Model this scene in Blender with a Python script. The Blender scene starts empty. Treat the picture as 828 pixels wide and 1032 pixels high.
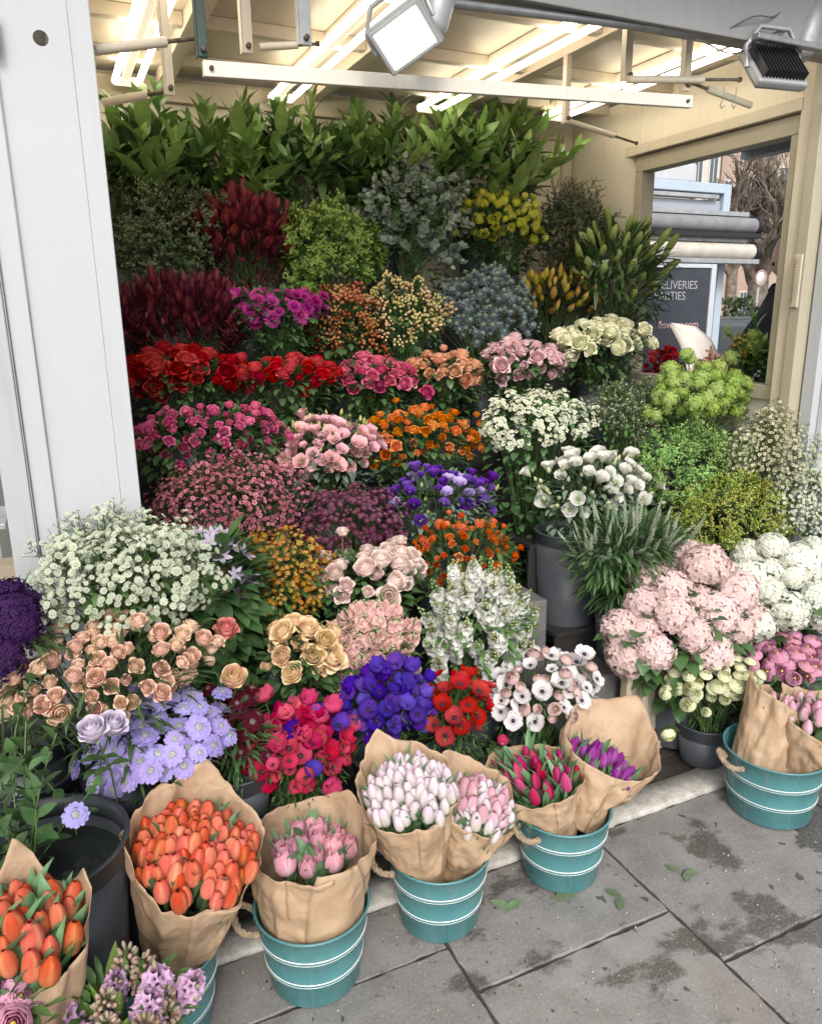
import bpy, math, random
from mathutils import Vector, Matrix, noise
random.seed(7)
R = random.random
def U(a, b): return a + (b - a) * random.random()
D = bpy.data
scene = bpy.context.scene
COL = scene.collection
V = Vector
PI = math.pi

# ------------------------------------------------------------------ camera
FPX, CX, CY = 768.28, 414.0, 516.0
CAM = V((0, 0, 1.65))
dX = V((0.90711, -0.11669, 0.40439)); dY = V((-0.42076, -0.22696, 0.87832)); dn = V((0.01071, 0.96689, 0.25498))
ROWS = (dX, dY, -dn)
def ray(px, py):
    v = V((px - CX, py - CY, FPX))
    return V((ROWS[0].dot(v), ROWS[1].dot(v), ROWS[2].dot(v)))
def at(px, py, y):
    r = ray(px, py); return CAM + r * (y / r.y)
def atz(px, py, z):
    r = ray(px, py); return CAM + r * ((z - CAM.z) / r.z)
def atx(px, py, x):
    r = ray(px, py); return CAM + r * (x / r.x)
def depth(p):
    q = p - CAM
    return q.x * dX.z + q.y * dY.z - q.z * dn.z
cam = D.objects.new('camera', D.cameras.new('camera')); COL.objects.link(cam)
cx = V((ROWS[0].x, ROWS[1].x, ROWS[2].x)); cyv = -V((ROWS[0].y, ROWS[1].y, ROWS[2].y)); cz = -V((ROWS[0].z, ROWS[1].z, ROWS[2].z))
m = Matrix((cx, cyv, cz)).transposed().to_4x4(); m.translation = CAM
cam.matrix_world = m
cam.data.sensor_fit = 'HORIZONTAL'; cam.data.sensor_width = 36; cam.data.lens = 36 * FPX / 828
cam.data.clip_start = 0.05; cam.data.clip_end = 400
scene.camera = cam

# ------------------------------------------------------------------ materials
MATS = {}
def newmat(name):
    mt = D.materials.new(name); mt.use_nodes = True
    nt = mt.node_tree
    return mt, nt, nt.nodes, nt.links, nt.nodes['Principled BSDF']
def rgb(c): return (c[0], c[1], c[2], 1)
def mixcol(nt, a, b, fac, mode='MIX'):
    n = nt.nodes.new('ShaderNodeMix'); n.data_type = 'RGBA'; n.blend_type = mode
    for s, v in ((0, fac), (6, a), (7, b)):
        if isinstance(v, bpy.types.NodeSocket): nt.links.new(v, n.inputs[s])
        elif s == 0: n.inputs[s].default_value = v
        else: n.inputs[s].default_value = rgb(v)
    return n.outputs[2]
def texcoord(nt, scale=(1, 1, 1), kind='Object'):
    t = nt.nodes.new('ShaderNodeTexCoord'); mp = nt.nodes.new('ShaderNodeMapping')
    mp.inputs['Scale'].default_value = scale
    nt.links.new(t.outputs[kind], mp.inputs[0]); return mp.outputs[0]
def noisetex(nt, vec, scale, detail=3, rough=.6):
    n = nt.nodes.new('ShaderNodeTexNoise'); n.inputs['Scale'].default_value = scale
    n.inputs['Detail'].default_value = detail; n.inputs['Roughness'].default_value = rough
    if vec is not None: nt.links.new(vec, n.inputs['Vector'])
    return n.outputs[0]
def ramp(nt, fac, stops):
    n = nt.nodes.new('ShaderNodeValToRGB'); nt.links.new(fac, n.inputs[0])
    e = n.color_ramp.elements
    while len(e) < len(stops): e.new(.5)
    for el, (p, c) in zip(e, stops):
        el.position = p; el.color = rgb(c) if not isinstance(c, (int, float)) else (c, c, c, 1)
    return n.outputs[0]
def bump(nt, p, h, strength=.3, dist=.01):
    b = nt.nodes.new('ShaderNodeBump'); b.inputs['Strength'].default_value = strength
    b.inputs['Distance'].default_value = dist
    nt.links.new(h, b.inputs['Height']); nt.links.new(b.outputs[0], p.inputs['Normal'])
def maprange(nt, v, a, b, c=0., d=1.):
    n = nt.nodes.new('ShaderNodeMapRange'); nt.links.new(v, n.inputs[0])
    for i, x in enumerate((a, b, c, d)): n.inputs[i + 1].default_value = x
    return n.outputs[0]

def petal_mat(key, base, tip, edge=None, hv=.03, vv=.25, rough=.6, trans=.38):
    """pigment runs from the petal's base to its tip (uv.y), optional margin colour (uv.x)"""
    if key in MATS: return MATS[key]
    mt, nt, N, L, p = newmat(key)
    uv = N.new('ShaderNodeUVMap'); sp = N.new('ShaderNodeSeparateXYZ'); L.new(uv.outputs[0], sp.inputs[0])
    c = ramp(nt, sp.outputs[1], [(.05, base), (.75, tip)])
    if edge:
        ab = N.new('ShaderNodeMath'); ab.operation = 'ABSOLUTE'; L.new(sp.outputs[0], ab.inputs[0])
        c = mixcol(nt, c, edge, maprange(nt, ab.outputs[0], .45, .95))
    vn = noisetex(nt, texcoord(nt, (14, 1.3, 1), 'UV'), 1.0, 3)
    c = mixcol(nt, c, (.5, .5, .5), maprange(nt, vn, .35, .7, 0, .30), 'MULTIPLY')
    bump(nt, p, vn, .35, .002)
    oi = N.new('ShaderNodeObjectInfo'); hs = N.new('ShaderNodeHueSaturation')
    L.new(c, hs.inputs['Color'])
    L.new(maprange(nt, oi.outputs['Random'], 0, 1, .5 - hv, .5 + hv), hs.inputs['Hue'])
    wn = N.new('ShaderNodeTexWhiteNoise'); wn.noise_dimensions = '1D'; L.new(oi.outputs['Random'], wn.inputs['W'])
    L.new(maprange(nt, wn.outputs['Value'], 0, 1, 1 - vv, 1 + vv * .4), hs.inputs['Value'])
    L.new(maprange(nt, wn.outputs['Value'], 0, 1, 1.08, .9), hs.inputs['Saturation'])
    p.inputs['Roughness'].default_value = rough
    p.inputs['Specular IOR Level'].default_value = .15
    L.new(hs.outputs[0], p.inputs['Base Color'])
    tr = N.new('ShaderNodeBsdfTranslucent'); L.new(hs.outputs[0], tr.inputs[0])
    mx = N.new('ShaderNodeMixShader'); mx.inputs[0].default_value = trans
    L.new(p.outputs[0], mx.inputs[1]); L.new(tr.outputs[0], mx.inputs[2])
    L.new(mx.outputs[0], N['Material Output'].inputs[0])
    MATS[key] = mt; return mt
def leaf_mat(key, c1, c2, rough=.42, trans=.18, back=None):
    if key in MATS: return MATS[key]
    mt, nt, N, L, p = newmat(key)
    n = noisetex(nt, texcoord(nt), 22, 3)
    c = mixcol(nt, c1, c2, maprange(nt, n, .32, .68))
    oi = N.new('ShaderNodeObjectInfo'); hs = N.new('ShaderNodeHueSaturation')
    L.new(c, hs.inputs['Color']); L.new(maprange(nt, oi.outputs['Random'], 0, 1, .75, 1.25), hs.inputs['Value'])
    L.new(maprange(nt, oi.outputs['Random'], 0, 1, .485, .51), hs.inputs['Hue'])
    p.inputs['Roughness'].default_value = rough
    L.new(hs.outputs[0], p.inputs['Base Color'])
    tr = N.new('ShaderNodeBsdfTranslucent'); L.new(hs.outputs[0], tr.inputs[0])
    mx = N.new('ShaderNodeMixShader'); mx.inputs[0].default_value = trans
    L.new(p.outputs[0], mx.inputs[1]); L.new(tr.outputs[0], mx.inputs[2])
    L.new(mx.outputs[0], N['Material Output'].inputs[0])
    MATS[key] = mt; return mt
def plain(key, c, rough=.5, metal=0, var=.12, scale=8, bmp=0, bscale=60, c2=None, spec=.5, stretch=(1, 1, 1)):
    if key in MATS: return MATS[key]
    mt, nt, N, L, p = newmat(key)
    tc = texcoord(nt, stretch)
    n = noisetex(nt, tc, scale, 5)
    c2 = c2 or tuple(x * (1 - var * 2) for x in c)
    L.new(mixcol(nt, c, c2, maprange(nt, n, .35, .7)), p.inputs['Base Color'])
    L.new(maprange(nt, n, .3, .7, max(0, rough - .1), min(1, rough + .1)), p.inputs['Roughness'])
    p.inputs['Metallic'].default_value = metal; p.inputs['Specular IOR Level'].default_value = spec
    if bmp: bump(nt, p, noisetex(nt, tc, bscale, 4), bmp, .005)
    MATS[key] = mt; return mt
def emis(key, c, s):
    if key in MATS: return MATS[key]
    mt, nt, N, L, p = newmat(key)
    p.inputs['Base Color'].default_value = rgb(c)
    p.inputs['Emission Color'].default_value = rgb(c); p.inputs['Emission Strength'].default_value = s
    MATS[key] = mt; return mt

GREEN = leaf_mat('dark_leaf', (.045, .10, .035), (.085, .165, .055))
BRANCH = leaf_mat('branch_leaf', (.13, .23, .06), (.20, .32, .085), .38)
MIDG = leaf_mat('mid_leaf', (.06, .13, .035), (.10, .19, .05))
LIMEG = leaf_mat('lime_leaf', (.16, .27, .05), (.26, .38, .07))
BLUEG = leaf_mat('blue_leaf', (.12, .19, .13), (.20, .28, .21), .6)
GREYG = leaf_mat('grey_leaf', (.16, .22, .17), (.26, .32, .26), .65)
TULG = leaf_mat('tulip_leaf', (.09, .19, .08), (.15, .27, .13), .5)
BROWNG = leaf_mat('olive_leaf', (.05, .07, .025), (.09, .10, .04))
OLIVEG = leaf_mat('myrtle_leaf', (.065, .10, .04), (.11, .155, .07))
WINE = leaf_mat('wine_leaf', (.12, .012, .02), (.26, .03, .04), .5)
DKWINE = leaf_mat('dark_wine_leaf', (.07, .01, .02), (.15, .02, .035), .5)
STEM = leaf_mat('stem_green', (.08, .15, .04), (.12, .2, .06))
WOODY = leaf_mat('woody_stem', (.07, .045, .03), (.11, .08, .05), .7, 0)

# ------------------------------------------------------------------ mesh builder
class MB:
    def __init__(s): s.v = []; s.f = []; s.m = []; s.uv = []; s.T = Matrix.Identity(4); s.smooth = True
    def add(s, pts, faces, mi=0, uvs=None):
        b = len(s.v); T = s.T
        s.v.extend([(T @ V(p))[:] for p in pts])
        for k, fc in enumerate(faces):
            s.f.append([b + i for i in fc]); s.m.append(mi)
            s.uv.extend([(uvs[i] if uvs else (0, 0)) for i in fc])
    def grid(s, rows, mi=0, uvs=None, closed=False):
        nr, nc = len(rows), len(rows[0]); pts = [p for r in rows for p in r]; fs = []
        for i in range(nr - 1):
            for j in range(nc if closed else nc - 1):
                k = (j + 1) % nc
                fs.append((i * nc + j, i * nc + k, (i + 1) * nc + k, (i + 1) * nc + j))
        s.add(pts, fs, mi, uvs)
    def petal(s, az, prof, W, mi=0, nu=4, nv=4, shape='round', tip=.25, ruf=0, curl=0, amax=1.25, rs=1):
        rows = []; uvs = []
        for i in range(nu + 1):
            t = i / nu; row = []
            for j in range(nv + 1):
                q = -1 + 2 * j / nv
                tt = t * (1 - tip * q * q)
                k = tt * (len(prof) - 1); a = min(int(k), len(prof) - 2); fr = k - a
                r = prof[a][0] * (1 - fr) + prof[a + 1][0] * fr; z = prof[a][1] * (1 - fr) + prof[a + 1][1] * fr
                if shape == 'round': w = W * math.sin(PI * (.12 + .72 * t)) ** .7
                elif shape == 'point': w = W * (math.sin(PI * min(1, .08 + .92 * t)) ** .9 + .02)
                elif shape == 'wedge': w = W * (.15 + .85 * t)
                else: w = W * (.6 + .4 * math.sin(PI * t))
                an = az + q * min(amax, w / max(r, .25 * W))
                r2 = r + curl * q * q + (ruf * W * U(-1, 1) * t); z2 = z + ruf * W * U(-1, 1) * t
                row.append((r2 * math.cos(an), r2 * math.sin(an), z2)); uvs.append((q, t))
            rows.append(row)
        s.grid(rows, mi, uvs)
    def leaf(s, b, d, up, Ln, W, bend=.3, mi=0, nu=4, fold=.25, blunt=.8):
        b = V(b); d = V(d).normalized(); up = V(up)
        sd = d.cross(up)
        if sd.length < 1e-4: sd = V((1, 0, 0))
        sd.normalize(); nrm = sd.cross(d).normalized()
        rows = []; uvs = []; p = b.copy(); dd = d.copy()
        for i in range(nu + 1):
            t = i / nu; w = W * .5 * (math.sin(PI * min(1, t ** blunt * .97 + .02)) ** .85)
            if i == nu: w = 0.02 * W
            nn = sd.cross(dd).normalized()
            rows.append([(p - sd * w + nn * w * fold)[:], p[:], (p + sd * w + nn * w * fold)[:]])
            uvs += [(-1, t), (0, t), (1, t)]
            p = p + dd * (Ln / nu); dd = (dd - nrm * bend / nu).normalized()
        s.grid(rows, mi, uvs)
    def tube(s, pts, rad, seg=5, mi=0, cap=False):
        pts = [V(p) for p in pts]; n = len(pts); rows = []
        if not isinstance(rad, (list, tuple)): rad = [rad] * n
        ref = V((0.13, .31, 1))
        for i, p in enumerate(pts):
            d = (pts[min(i + 1, n - 1)] - pts[max(i - 1, 0)]).normalized()
            a = d.cross(ref)
            if a.length < .05: a = d.cross(V((1, 0, 0)))
            a.normalize(); c = d.cross(a)
            rows.append([(p + (a * math.cos(2 * PI * j / seg) + c * math.sin(2 * PI * j / seg)) * rad[i])[:] for j in range(seg)])
        s.grid(rows, mi, [(0, i / max(1, n - 1)) for i in range(n) for j in range(seg)], closed=True)
        if cap:
            s.add(rows[0], [list(range(seg))[::-1]], mi); s.add(rows[-1], [list(range(seg))], mi)
    def ball(s, c, r, mi=0, seg=7, ring=5, sq=1.0, jit=0):
        rows = []; uv = []
        for i in range(ring + 1):
            a = PI * i / ring
            rows.append([(c[0] + r * math.sin(a) * math.cos(2 * PI * j / seg) * (1 + U(-jit, jit)), c[1] + r * math.sin(a) * math.sin(2 * PI * j / seg) * (1 + U(-jit, jit)), c[2] - r * sq * math.cos(a)) for j in range(seg)])
            uv += [(0, i / ring)] * seg
        s.grid(rows, mi, uv, closed=True)
    def box(s, lo, hi, mi=0):
        x0, y0, z0 = lo; x1, y1, z1 = hi
        pts = [(x0, y0, z0), (x1, y0, z0), (x1, y1, z0), (x0, y1, z0), (x0, y0, z1), (x1, y0, z1), (x1, y1, z1), (x0, y1, z1)]
        s.add(pts, [(3, 2, 1, 0), (4, 5, 6, 7), (0, 1, 5, 4), (1, 2, 6, 5), (2, 3, 7, 6), (3, 0, 4, 7)], mi)
    def mesh(s, name, mats):
        me = D.meshes.new(name); me.from_pydata(s.v, [], s.f)
        for mt in mats: me.materials.append(mt)
        me.polygons.foreach_set('material_index', s.m)
        me.polygons.foreach_set('use_smooth', [s.smooth] * len(s.f))
        l = me.uv_layers.new(name='UVMap'); flat = [c for u in s.uv for c in u]; l.data.foreach_set('uv', flat)
        me.update(); return me
def put(name, me, parent=None, loc=None, mat=None):
    o = D.objects.new(name, me); COL.objects.link(o)
    if parent: o.parent = parent
    if mat is not None: o.matrix_local = mat
    elif loc is not None: o.location = loc
    return o
def build(mb, name, mats, parent=None, loc=None, bevel=0, smooth=None):
    if smooth is not None: mb.smooth = smooth
    o = put(name, mb.mesh(name, mats if isinstance(mats, list) else [mats]), parent, loc)
    if bevel:
        b = o.modifiers.new('bevel', 'BEVEL'); b.width = bevel; b.segments = 2; b.limit_method = 'ANGLE'
    return o
def tag(o, label, cat, group=None):
    o['label'] = label; o['category'] = cat
    if group: o['group'] = group
    return o
def empty(name, loc, label, cat, group=None, rz=0):
    o = D.objects.new(name, None); COL.objects.link(o); o.location = loc; o.rotation_euler = (0, 0, rz)
    o.empty_display_size = .05
    return tag(o, label, cat, group)
def struct(o): o['kind'] = 'structure'; return o
def aim(d, spin=0):
    q = V(d).to_track_quat('Z', 'Y'); return q.to_matrix().to_4x4() @ Matrix.Rotation(spin, 4, 'Z')

# ------------------------------------------------------------------ flower heads (z up, metres)
def calyx(mb, r, n=5, mi=1):
    for k in range(n):
        mb.petal(2 * PI * k / n + U(-.2, .2), [(r * .15, 0), (r * .7, r * .15), (r * 1.15, -r * .25)], r * .22, mi, 3, 2, 'point', 0)
def f_rose(mb, r=.03, open_=.5, fat=1.):
    h = r * 1.55 * fat
    for k in range(3):
        mb.petal(k * 2.2 + U(-.2, .2), [(r * .05, h * .3), (r * .2, h * .7), (r * .14, h * 1.04)], r * .36, 0, 3, 4, tip=.1)
    for k in range(4):
        mb.petal(k * PI / 2 + .6 + U(-.2, .2), [(r * .1, h * .1), (r * .42, h * .5), (r * .42, h * .8), (r * .3, h * 1.03)], r * .5, 0, 4, 4, tip=.1)
    for k in range(5):
        mb.petal(k * 2 * PI / 5 + U(-.2, .2), [(r * .12, 0), (r * .6, h * .3), (r * .68, h * .65), (r * .58, h * .96), (r * .6, h * 1.0)], r * .62, 0, 5, 4, tip=.14)
    for k in range(5):
        a = open_ * U(.6, 1.2)
        mb.petal(k * 2 * PI / 5 + .5 + U(-.2, .2), [(r * .12, 0), (r * .8, h * .22), (r * .9, h * .55), (r * (.84 + .12 * a), h * .88), (r * (.9 + .3 * a), h * (.93 - .12 * a))], r * .72, 0, 5, 4, tip=.16, ruf=.03)
    for k in range(4):
        a = open_ * U(.5, 1.3)
        mb.petal(k * PI / 2 + .2 + U(-.3, .3), [(r * .12, 0), (r * .85, h * .12), (r * 1.0, h * .42), (r * (1.0 + .2 * a), h * .68), (r * (1.1 + .35 * a), h * (.68 - .2 * a))], r * .7, 0, 5, 4, tip=.2, ruf=.05)
    calyx(mb, r * .7)
def f_ranunc(mb, r=.027):
    for ring, (rr, hh, n) in enumerate(((.3, 1.0, 4), (.5, 1.02, 5), (.7, .98, 6), (.9, .85, 7), (1.05, .62, 7))):
        for k in range(n):
            mb.petal(2 * PI * k / n + ring * .5 + U(-.15, .15), [(r * .1, 0), (r * rr, r * .25), (r * rr * 1.05, r * hh), (r * rr * .78, r * hh * 1.28)], r * .6 * (rr + .25), 0, 4, 3, tip=.15, ruf=.03)
    mb.ball((0, 0, r * 1.0), r * .2, 2, 6, 4); calyx(mb, r * .7)
def f_tulip(mb, r=.019, open_=0.):
    h = r * 3.7
    for ring in range(2):
        for k in range(3):
            rr = r * (1 if ring == 0 else .9); q = U(-.05, .06)
            mb.petal(k * 2 * PI / 3 + ring * PI / 3 + U(-.12, .12), [(rr * .22, 0), (rr * .86, h * .13), (rr * 1.02, h * .34), (rr * (.92 + open_), h * .6), (rr * (.6 + open_ * 1.4 + q), h * .84), (rr * (.05 + open_ * 2 + max(0, q)), h * (1.02 - open_ * .15))], rr * 1.12, 0, 8, 4, tip=.1, curl=-rr * .06)
    mb.ball((0, 0, h * .52), r * .5, 0, 6, 5, 1.75)
    mb.tube([(0, 0, -r * 2.5), (0, 0, 0), (0, 0, r * .2)], r * .16, 5, 1)
def f_dtulip(mb, r=.021):
    h = r * 2.5
    for ring in range(3):
        for k in range(4):
            rr = r * (1.05 - ring * .2)
            mb.petal(k * PI / 2 + ring * .5 + U(-.2, .2), [(rr * .25, 0), (rr, h * .2), (rr * 1.05, h * .55), (rr * .85, h * (.95 + .05 * ring))], rr * .8, 0, 4, 5, tip=.1, ruf=.12)
    mb.tube([(0, 0, -r * 2.5), (0, 0, r * .2)], r * .16, 5, 1)
def f_anemone(mb, r=.032, cup=.5):
    for ring in range(2):
        for k in range(5):
            cc = cup * U(.7, 1.3)
            mb.petal(k * 2 * PI / 5 + ring * PI / 5 + U(-.15, .15), [(r * .1, ring * .002), (r * .5, r * .08 + cc * r * .15), (r * .82, cc * r * .5), (r * (1.05 - .25 * cc), cc * r * .95)], r * .5, 0, 4, 4, tip=.2, ruf=.06)
    mb.ball((0, 0, r * .12), r * .22, 2, 8, 5, .7)
    for k in range(22):
        a = 2 * PI * k / 22; d = r * U(.3, .38)
        mb.ball((d * math.cos(a), d * math.sin(a), r * U(.12, .22)), r * .035, 2, 4, 3)
def f_mum(mb, r=.03, rings=5, n=15):
    for ring in range(rings):
        e = ring / (rings - 1) * 1.45; rr = r * (1 - ring * .05)
        nn = max(5, int(n * math.cos(e * .85)))
        for k in range(nn):
            mb.petal(2 * PI * k / nn + ring * .3 + U(-.06, .06), [(0.001, 0), (rr * .5 * math.cos(e * .7), rr * .12 + rr * .35 * math.sin(e)), (rr * math.cos(e), rr * .15 + rr * .75 * math.sin(e))], r * .15, 0, 3, 2, 'strap', .1)
    mb.ball((0, 0, r * .35), r * .3, 2, 7, 4)
def f_carn(mb, r=.021):
    for ring, (rr, hh) in enumerate(((.3, 1.1), (.6, 1.05), (.9, .85), (1.1, .55))):
        n = 4 + ring * 2
        for k in range(n):
            mb.petal(2 * PI * k / n + ring + U(-.2, .2), [(r * .08, -r * .4), (r * .3 * rr, r * .3), (r * rr, r * hh)], r * .48, 0, 3, 4, 'wedge', .12, .14)
    mb.tube([(0, 0, -r * 1.2), (0, 0, -r * .8), (0, 0, 0), (0, 0, r * .2)], [r * .12, r * .28, r * .3, r * .3], 6, 1)
def f_scab(mb, r=.03):
    for ring, (rr, n, hh) in enumerate(((1., 13, .12), (.8, 12, .3), (.58, 10, .42))):
        for k in range(n):
            mb.petal(2 * PI * k / n + ring * .3 + U(-.1, .1), [(r * .15, 0), (r * .5 * rr, r * hh), (r * rr, r * hh * U(.6, 1.1))], r * .22, 0, 4, 3, 'wedge', .1, .30)
    mb.ball((0, 0, r * .3), r * .34, 2, 8, 5, .6, .05)
    for k in range(24):
        a = k * 2.4; d = r * .38 * math.sqrt(k / 24)
        mb.ball((d * math.cos(a), d * math.sin(a), r * .52 - d * .3), r * .045, 2 if k % 3 else 1, 4, 3)
def florets(mb, r, n, fr, lobes=4, mi=0, sq=.8, lo=-.35, pt='round', jit=.08, cen=2):
    for k in range(n):
        z = 1 - (k + .5) / n * (1 - lo); a = k * 2.39996 + U(-.2, .2); s_ = math.sqrt(max(0, 1 - z * z))
        d = V((s_ * math.cos(a), s_ * math.sin(a), z)); p = V((d.x, d.y, d.z * sq)) * r * U(1 - jit, 1 + jit * .6)
        T0 = mb.T; mb.T = T0 @ Matrix.Translation(p) @ aim(d + V((U(-.3, .3), U(-.3, .3), U(-.3, .3))), U(0, 6))
        q = fr * U(.85, 1.15)
        for j in range(lobes):
            mb.petal(2 * PI * j / lobes, [(q * .08, 0), (q * .6, q * .12), (q, q * U(-.05, .25))], q * .5, mi, 2, 2, pt, .15, .05)
        mb.T = T0
def f_hydrangea(mb, r=.075):
    mb.ball((0, 0, r * .5), r * .86, 0, 12, 9, .8, .04)
    mb.T = mb.T @ Matrix.Translation((0, 0, r * .5)); florets(mb, r, 130, r * .21, 4, sq=.85)
def f_vib(mb, r=.035):
    mb.ball((0, 0, r * .5), r * .75, 0, 8, 6, .85, .05)
    mb.T = mb.T @ Matrix.Translation((0, 0, r * .5)); florets(mb, r, 60, r * .2, 4, lo=-.5)
def f_pom(mb, r=.04):
    mb.ball((0, 0, r * .4), r * .8, 0, 9, 6, .8, .05)
    mb.T = mb.T @ Matrix.Translation((0, 0, r * .4)); florets(mb, r, 110, r * .13, 4, lo=-.3, sq=.8)
def f_stock(mb, L=.13, r=.022, buds=.4):
    mb.tube([(0, 0, 0), (0, 0, L)], [.003, .0015], 5, 1)
    n = 30
    for k in range(n):
        t = k / n; z = L * (.02 + .98 * t); a = k * 2.4 + U(-.3, .3)
        if t < 1 - buds:
            T0 = mb.T; rr = r * (1 - .35 * t)
            mb.T = T0 @ Matrix.Translation((rr * .55 * math.cos(a), rr * .55 * math.sin(a), z)) @ aim((math.cos(a), math.sin(a), .35), U(0, 6))
            q = r * .86
            for ring in range(2):
                for j in range(4):
                    mb.petal(j * PI / 2 + ring * .7, [(q * .1, 0), (q * .6, q * (.25 + .25 * ring)), (q * (1 - .3 * ring), q * (.2 + .4 * ring))], q * .55, 0, 2, 3, 'round', .15, .12)
            mb.T = T0
        else:
            rr = r * (1 - t) * 1.0 + .003
            mb.ball((rr * math.cos(a), rr * math.sin(a), z), .0042 * (1.35 - t * .5), 2, 5, 4, 1.3)
def f_hyacinth(mb, L=.09, r=.022, bud=0.):
    mb.tube([(0, 0, 0), (0, 0, L)], [.006, .003], 5, 1)
    for k in range(34):
        t = k / 34; z = L * t; a = k * 2.4; rr = r * (1 - .4 * t * t)
        T0 = mb.T
        mb.T = T0 @ Matrix.Translation((rr * .4 * math.cos(a), rr * .4 * math.sin(a), z)) @ aim((math.cos(a), math.sin(a), .3 + t))
        if R() < bud: mb.ball((0, 0, rr * .45), rr * .23, 2 if R() < .5 else 0, 5, 4, 1.7)
        else:
            for j in range(5): mb.petal(j * 2 * PI / 5, [(rr * .1, 0), (rr * .22, rr * .4), (rr * .6, rr * .55)], rr * .3, 0, 3, 2, 'point', 0)
        mb.T = T0
def f_small(mb, r=.01, n=5, pt='round', cup=.25):
    for j in range(n): mb.petal(j * 2 * PI / n, [(r * .1, 0), (r * .6, r * cup), (r, r * cup * U(.8, 1.6))], r * .62 if pt == 'round' else r * .3, 0, 3, 3, pt, .15, .04)
    mb.ball((0, 0, r * .12), r * .2, 2, 5, 3, .7)
def f_astrantia(mb, r=.013):
    for j in range(12): mb.petal(j * PI / 6, [(r * .1, 0), (r * .6, r * .12), (r, r * .3)], r * .24, 0, 2, 2, 'point', 0)
    for k in range(14):
        a = k * 2.4; d = r * .5 * math.sqrt(k / 14)
        mb.ball((d * math.cos(a), d * math.sin(a), r * .45 - d * .5), r * .11, 2, 4, 3)
    mb.ball((0, 0, r * .1), r * .4, 0, 6, 4, .7)
def f_star(mb, r=.024):
    for j in range(6): mb.petal(j * PI / 3, [(r * .06, r * .1), (r * .5, r * .05), (r * .8, r * .2), (r * 1.15, r * .45)], r * .27, 0, 4, 2, 'point', 0)
    mb.ball((0, 0, r * .15), r * .12, 2, 5, 3)
def f_lisi(mb, r=.026, open_=.4):
    h = r * 1.4
    for ring in range(3):
        for k in range(5):
            q = 1 - ring * .26
            mb.petal(k * 2 * PI / 5 + ring * .6 + U(-.15, .15), [(r * .08, -h * .2), (r * .5 * q, h * .3), (r * .8 * q, h * .75), (r * (.9 + .35 * open_) * q, h * (1 - .1 * open_))], r * .75 * q, 0, 4, 5, 'wedge', .12, .13)
    mb.ball((0, 0, h * .45), r * .2, 2, 6, 4); calyx(mb, r * .5)
def f_bud(mb, r=.008, L=.03, mi=0):
    rows = [(0, .15), (.25, .9), (.5, 1), (.8, .55), (1, .08)]
    mb.tube([(0, 0, L * t) for t, w in rows], [r * w for t, w in rows], 6, mi)
    for k in range(4): mb.petal(k * PI / 2, [(r * .3, 0), (r * .95, L * .2), (r * 1.2, L * .45)], r * .35, 1, 2, 2, 'point', 0)
def f_leuca(mb, L=.07, r=.016, top=.5):
    mb.tube([(0, 0, -L * .6), (0, 0, L * .5)], .003, 4, 1)
    for k in range(10):
        a = k * 2.4; z = -L * .6 + k * L * .09
        mb.leaf((0, 0, z), (math.cos(a) * .45, math.sin(a) * .45, 1), (math.cos(a), math.sin(a), 0), L * .6, r * .7, -.3, 1, 3)
    for ring in range(3):
        for k in range(5):
            q = r * (1.05 - .25 * ring)
            mb.petal(k * 2 * PI / 5 + ring * .6, [(q * .2, L * .15), (q * .8, L * .4), (q * (.8 + top * .5), L * .75), (q * (.3 + top * .7), L * (1.05 + .06 * ring))], q * .5, 0, 4, 2, 'point', 0)
def f_thistle(mb, r=.014):
    for k in range(11):
        a = 2 * PI * k / 11; mb.leaf((0, 0, 0), (math.cos(a), math.sin(a), U(.15, .6)), (0, 0, 1), r * U(1.9, 2.6), r * .3, -.4, 0, 3)
    for k in range(30):
        t = k / 30; a = k * 2.4; q = r * .62 * math.sin(PI * (.2 + .75 * t)); z = r * 1.7 * t
        mb.tube([(q * .6 * math.cos(a), q * .6 * math.sin(a), z), (q * 1.35 * math.cos(a), q * 1.35 * math.sin(a), z + r * .25)], [r * .14, r * .02], 4, 2 if t > .35 else 0)
    mb.ball((0, 0, r * .8), r * .5, 0, 6, 5, 1.5)
def f_lily(mb, L=.085, r=.014):
    rows = [(0, .3), (.15, .65), (.45, .95), (.7, 1), (.9, .6), (1, .12)]
    for k in range(3):
        mb.petal(k * 2 * PI / 3, [(r * w, L * t) for t, w in rows], r * 1.15, 0, 6, 4, 'strap', .05, 0, -r * .18)
    for k in range(3):
        mb.petal(k * 2 * PI / 3 + PI / 3, [(r * .85 * w, L * t * .98) for t, w in rows], r * 1.0, 2, 6, 3, 'strap', .05)
    mb.tube([(0, 0, -L * .5), (0, 0, .004)], .003, 5, 1)
def f_veronica(mb, L=.10, r=.0075):
    mb.tube([(0, 0, 0), (0, 0, L * .5), (0, 0, L)], [r * .6, r * .55, r * .2], 5, 2)
    for k in range(60):
        t = k / 60; a = k * 2.4; q = r * (1 - .75 * t ** 1.6)
        mb.tube([(q * .3 * math.cos(a), q * .3 * math.sin(a), L * t), (q * math.cos(a), q * math.sin(a), L * t + .005)], [.0022, .0009], 3, 0 if t < .85 else 2)
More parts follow.
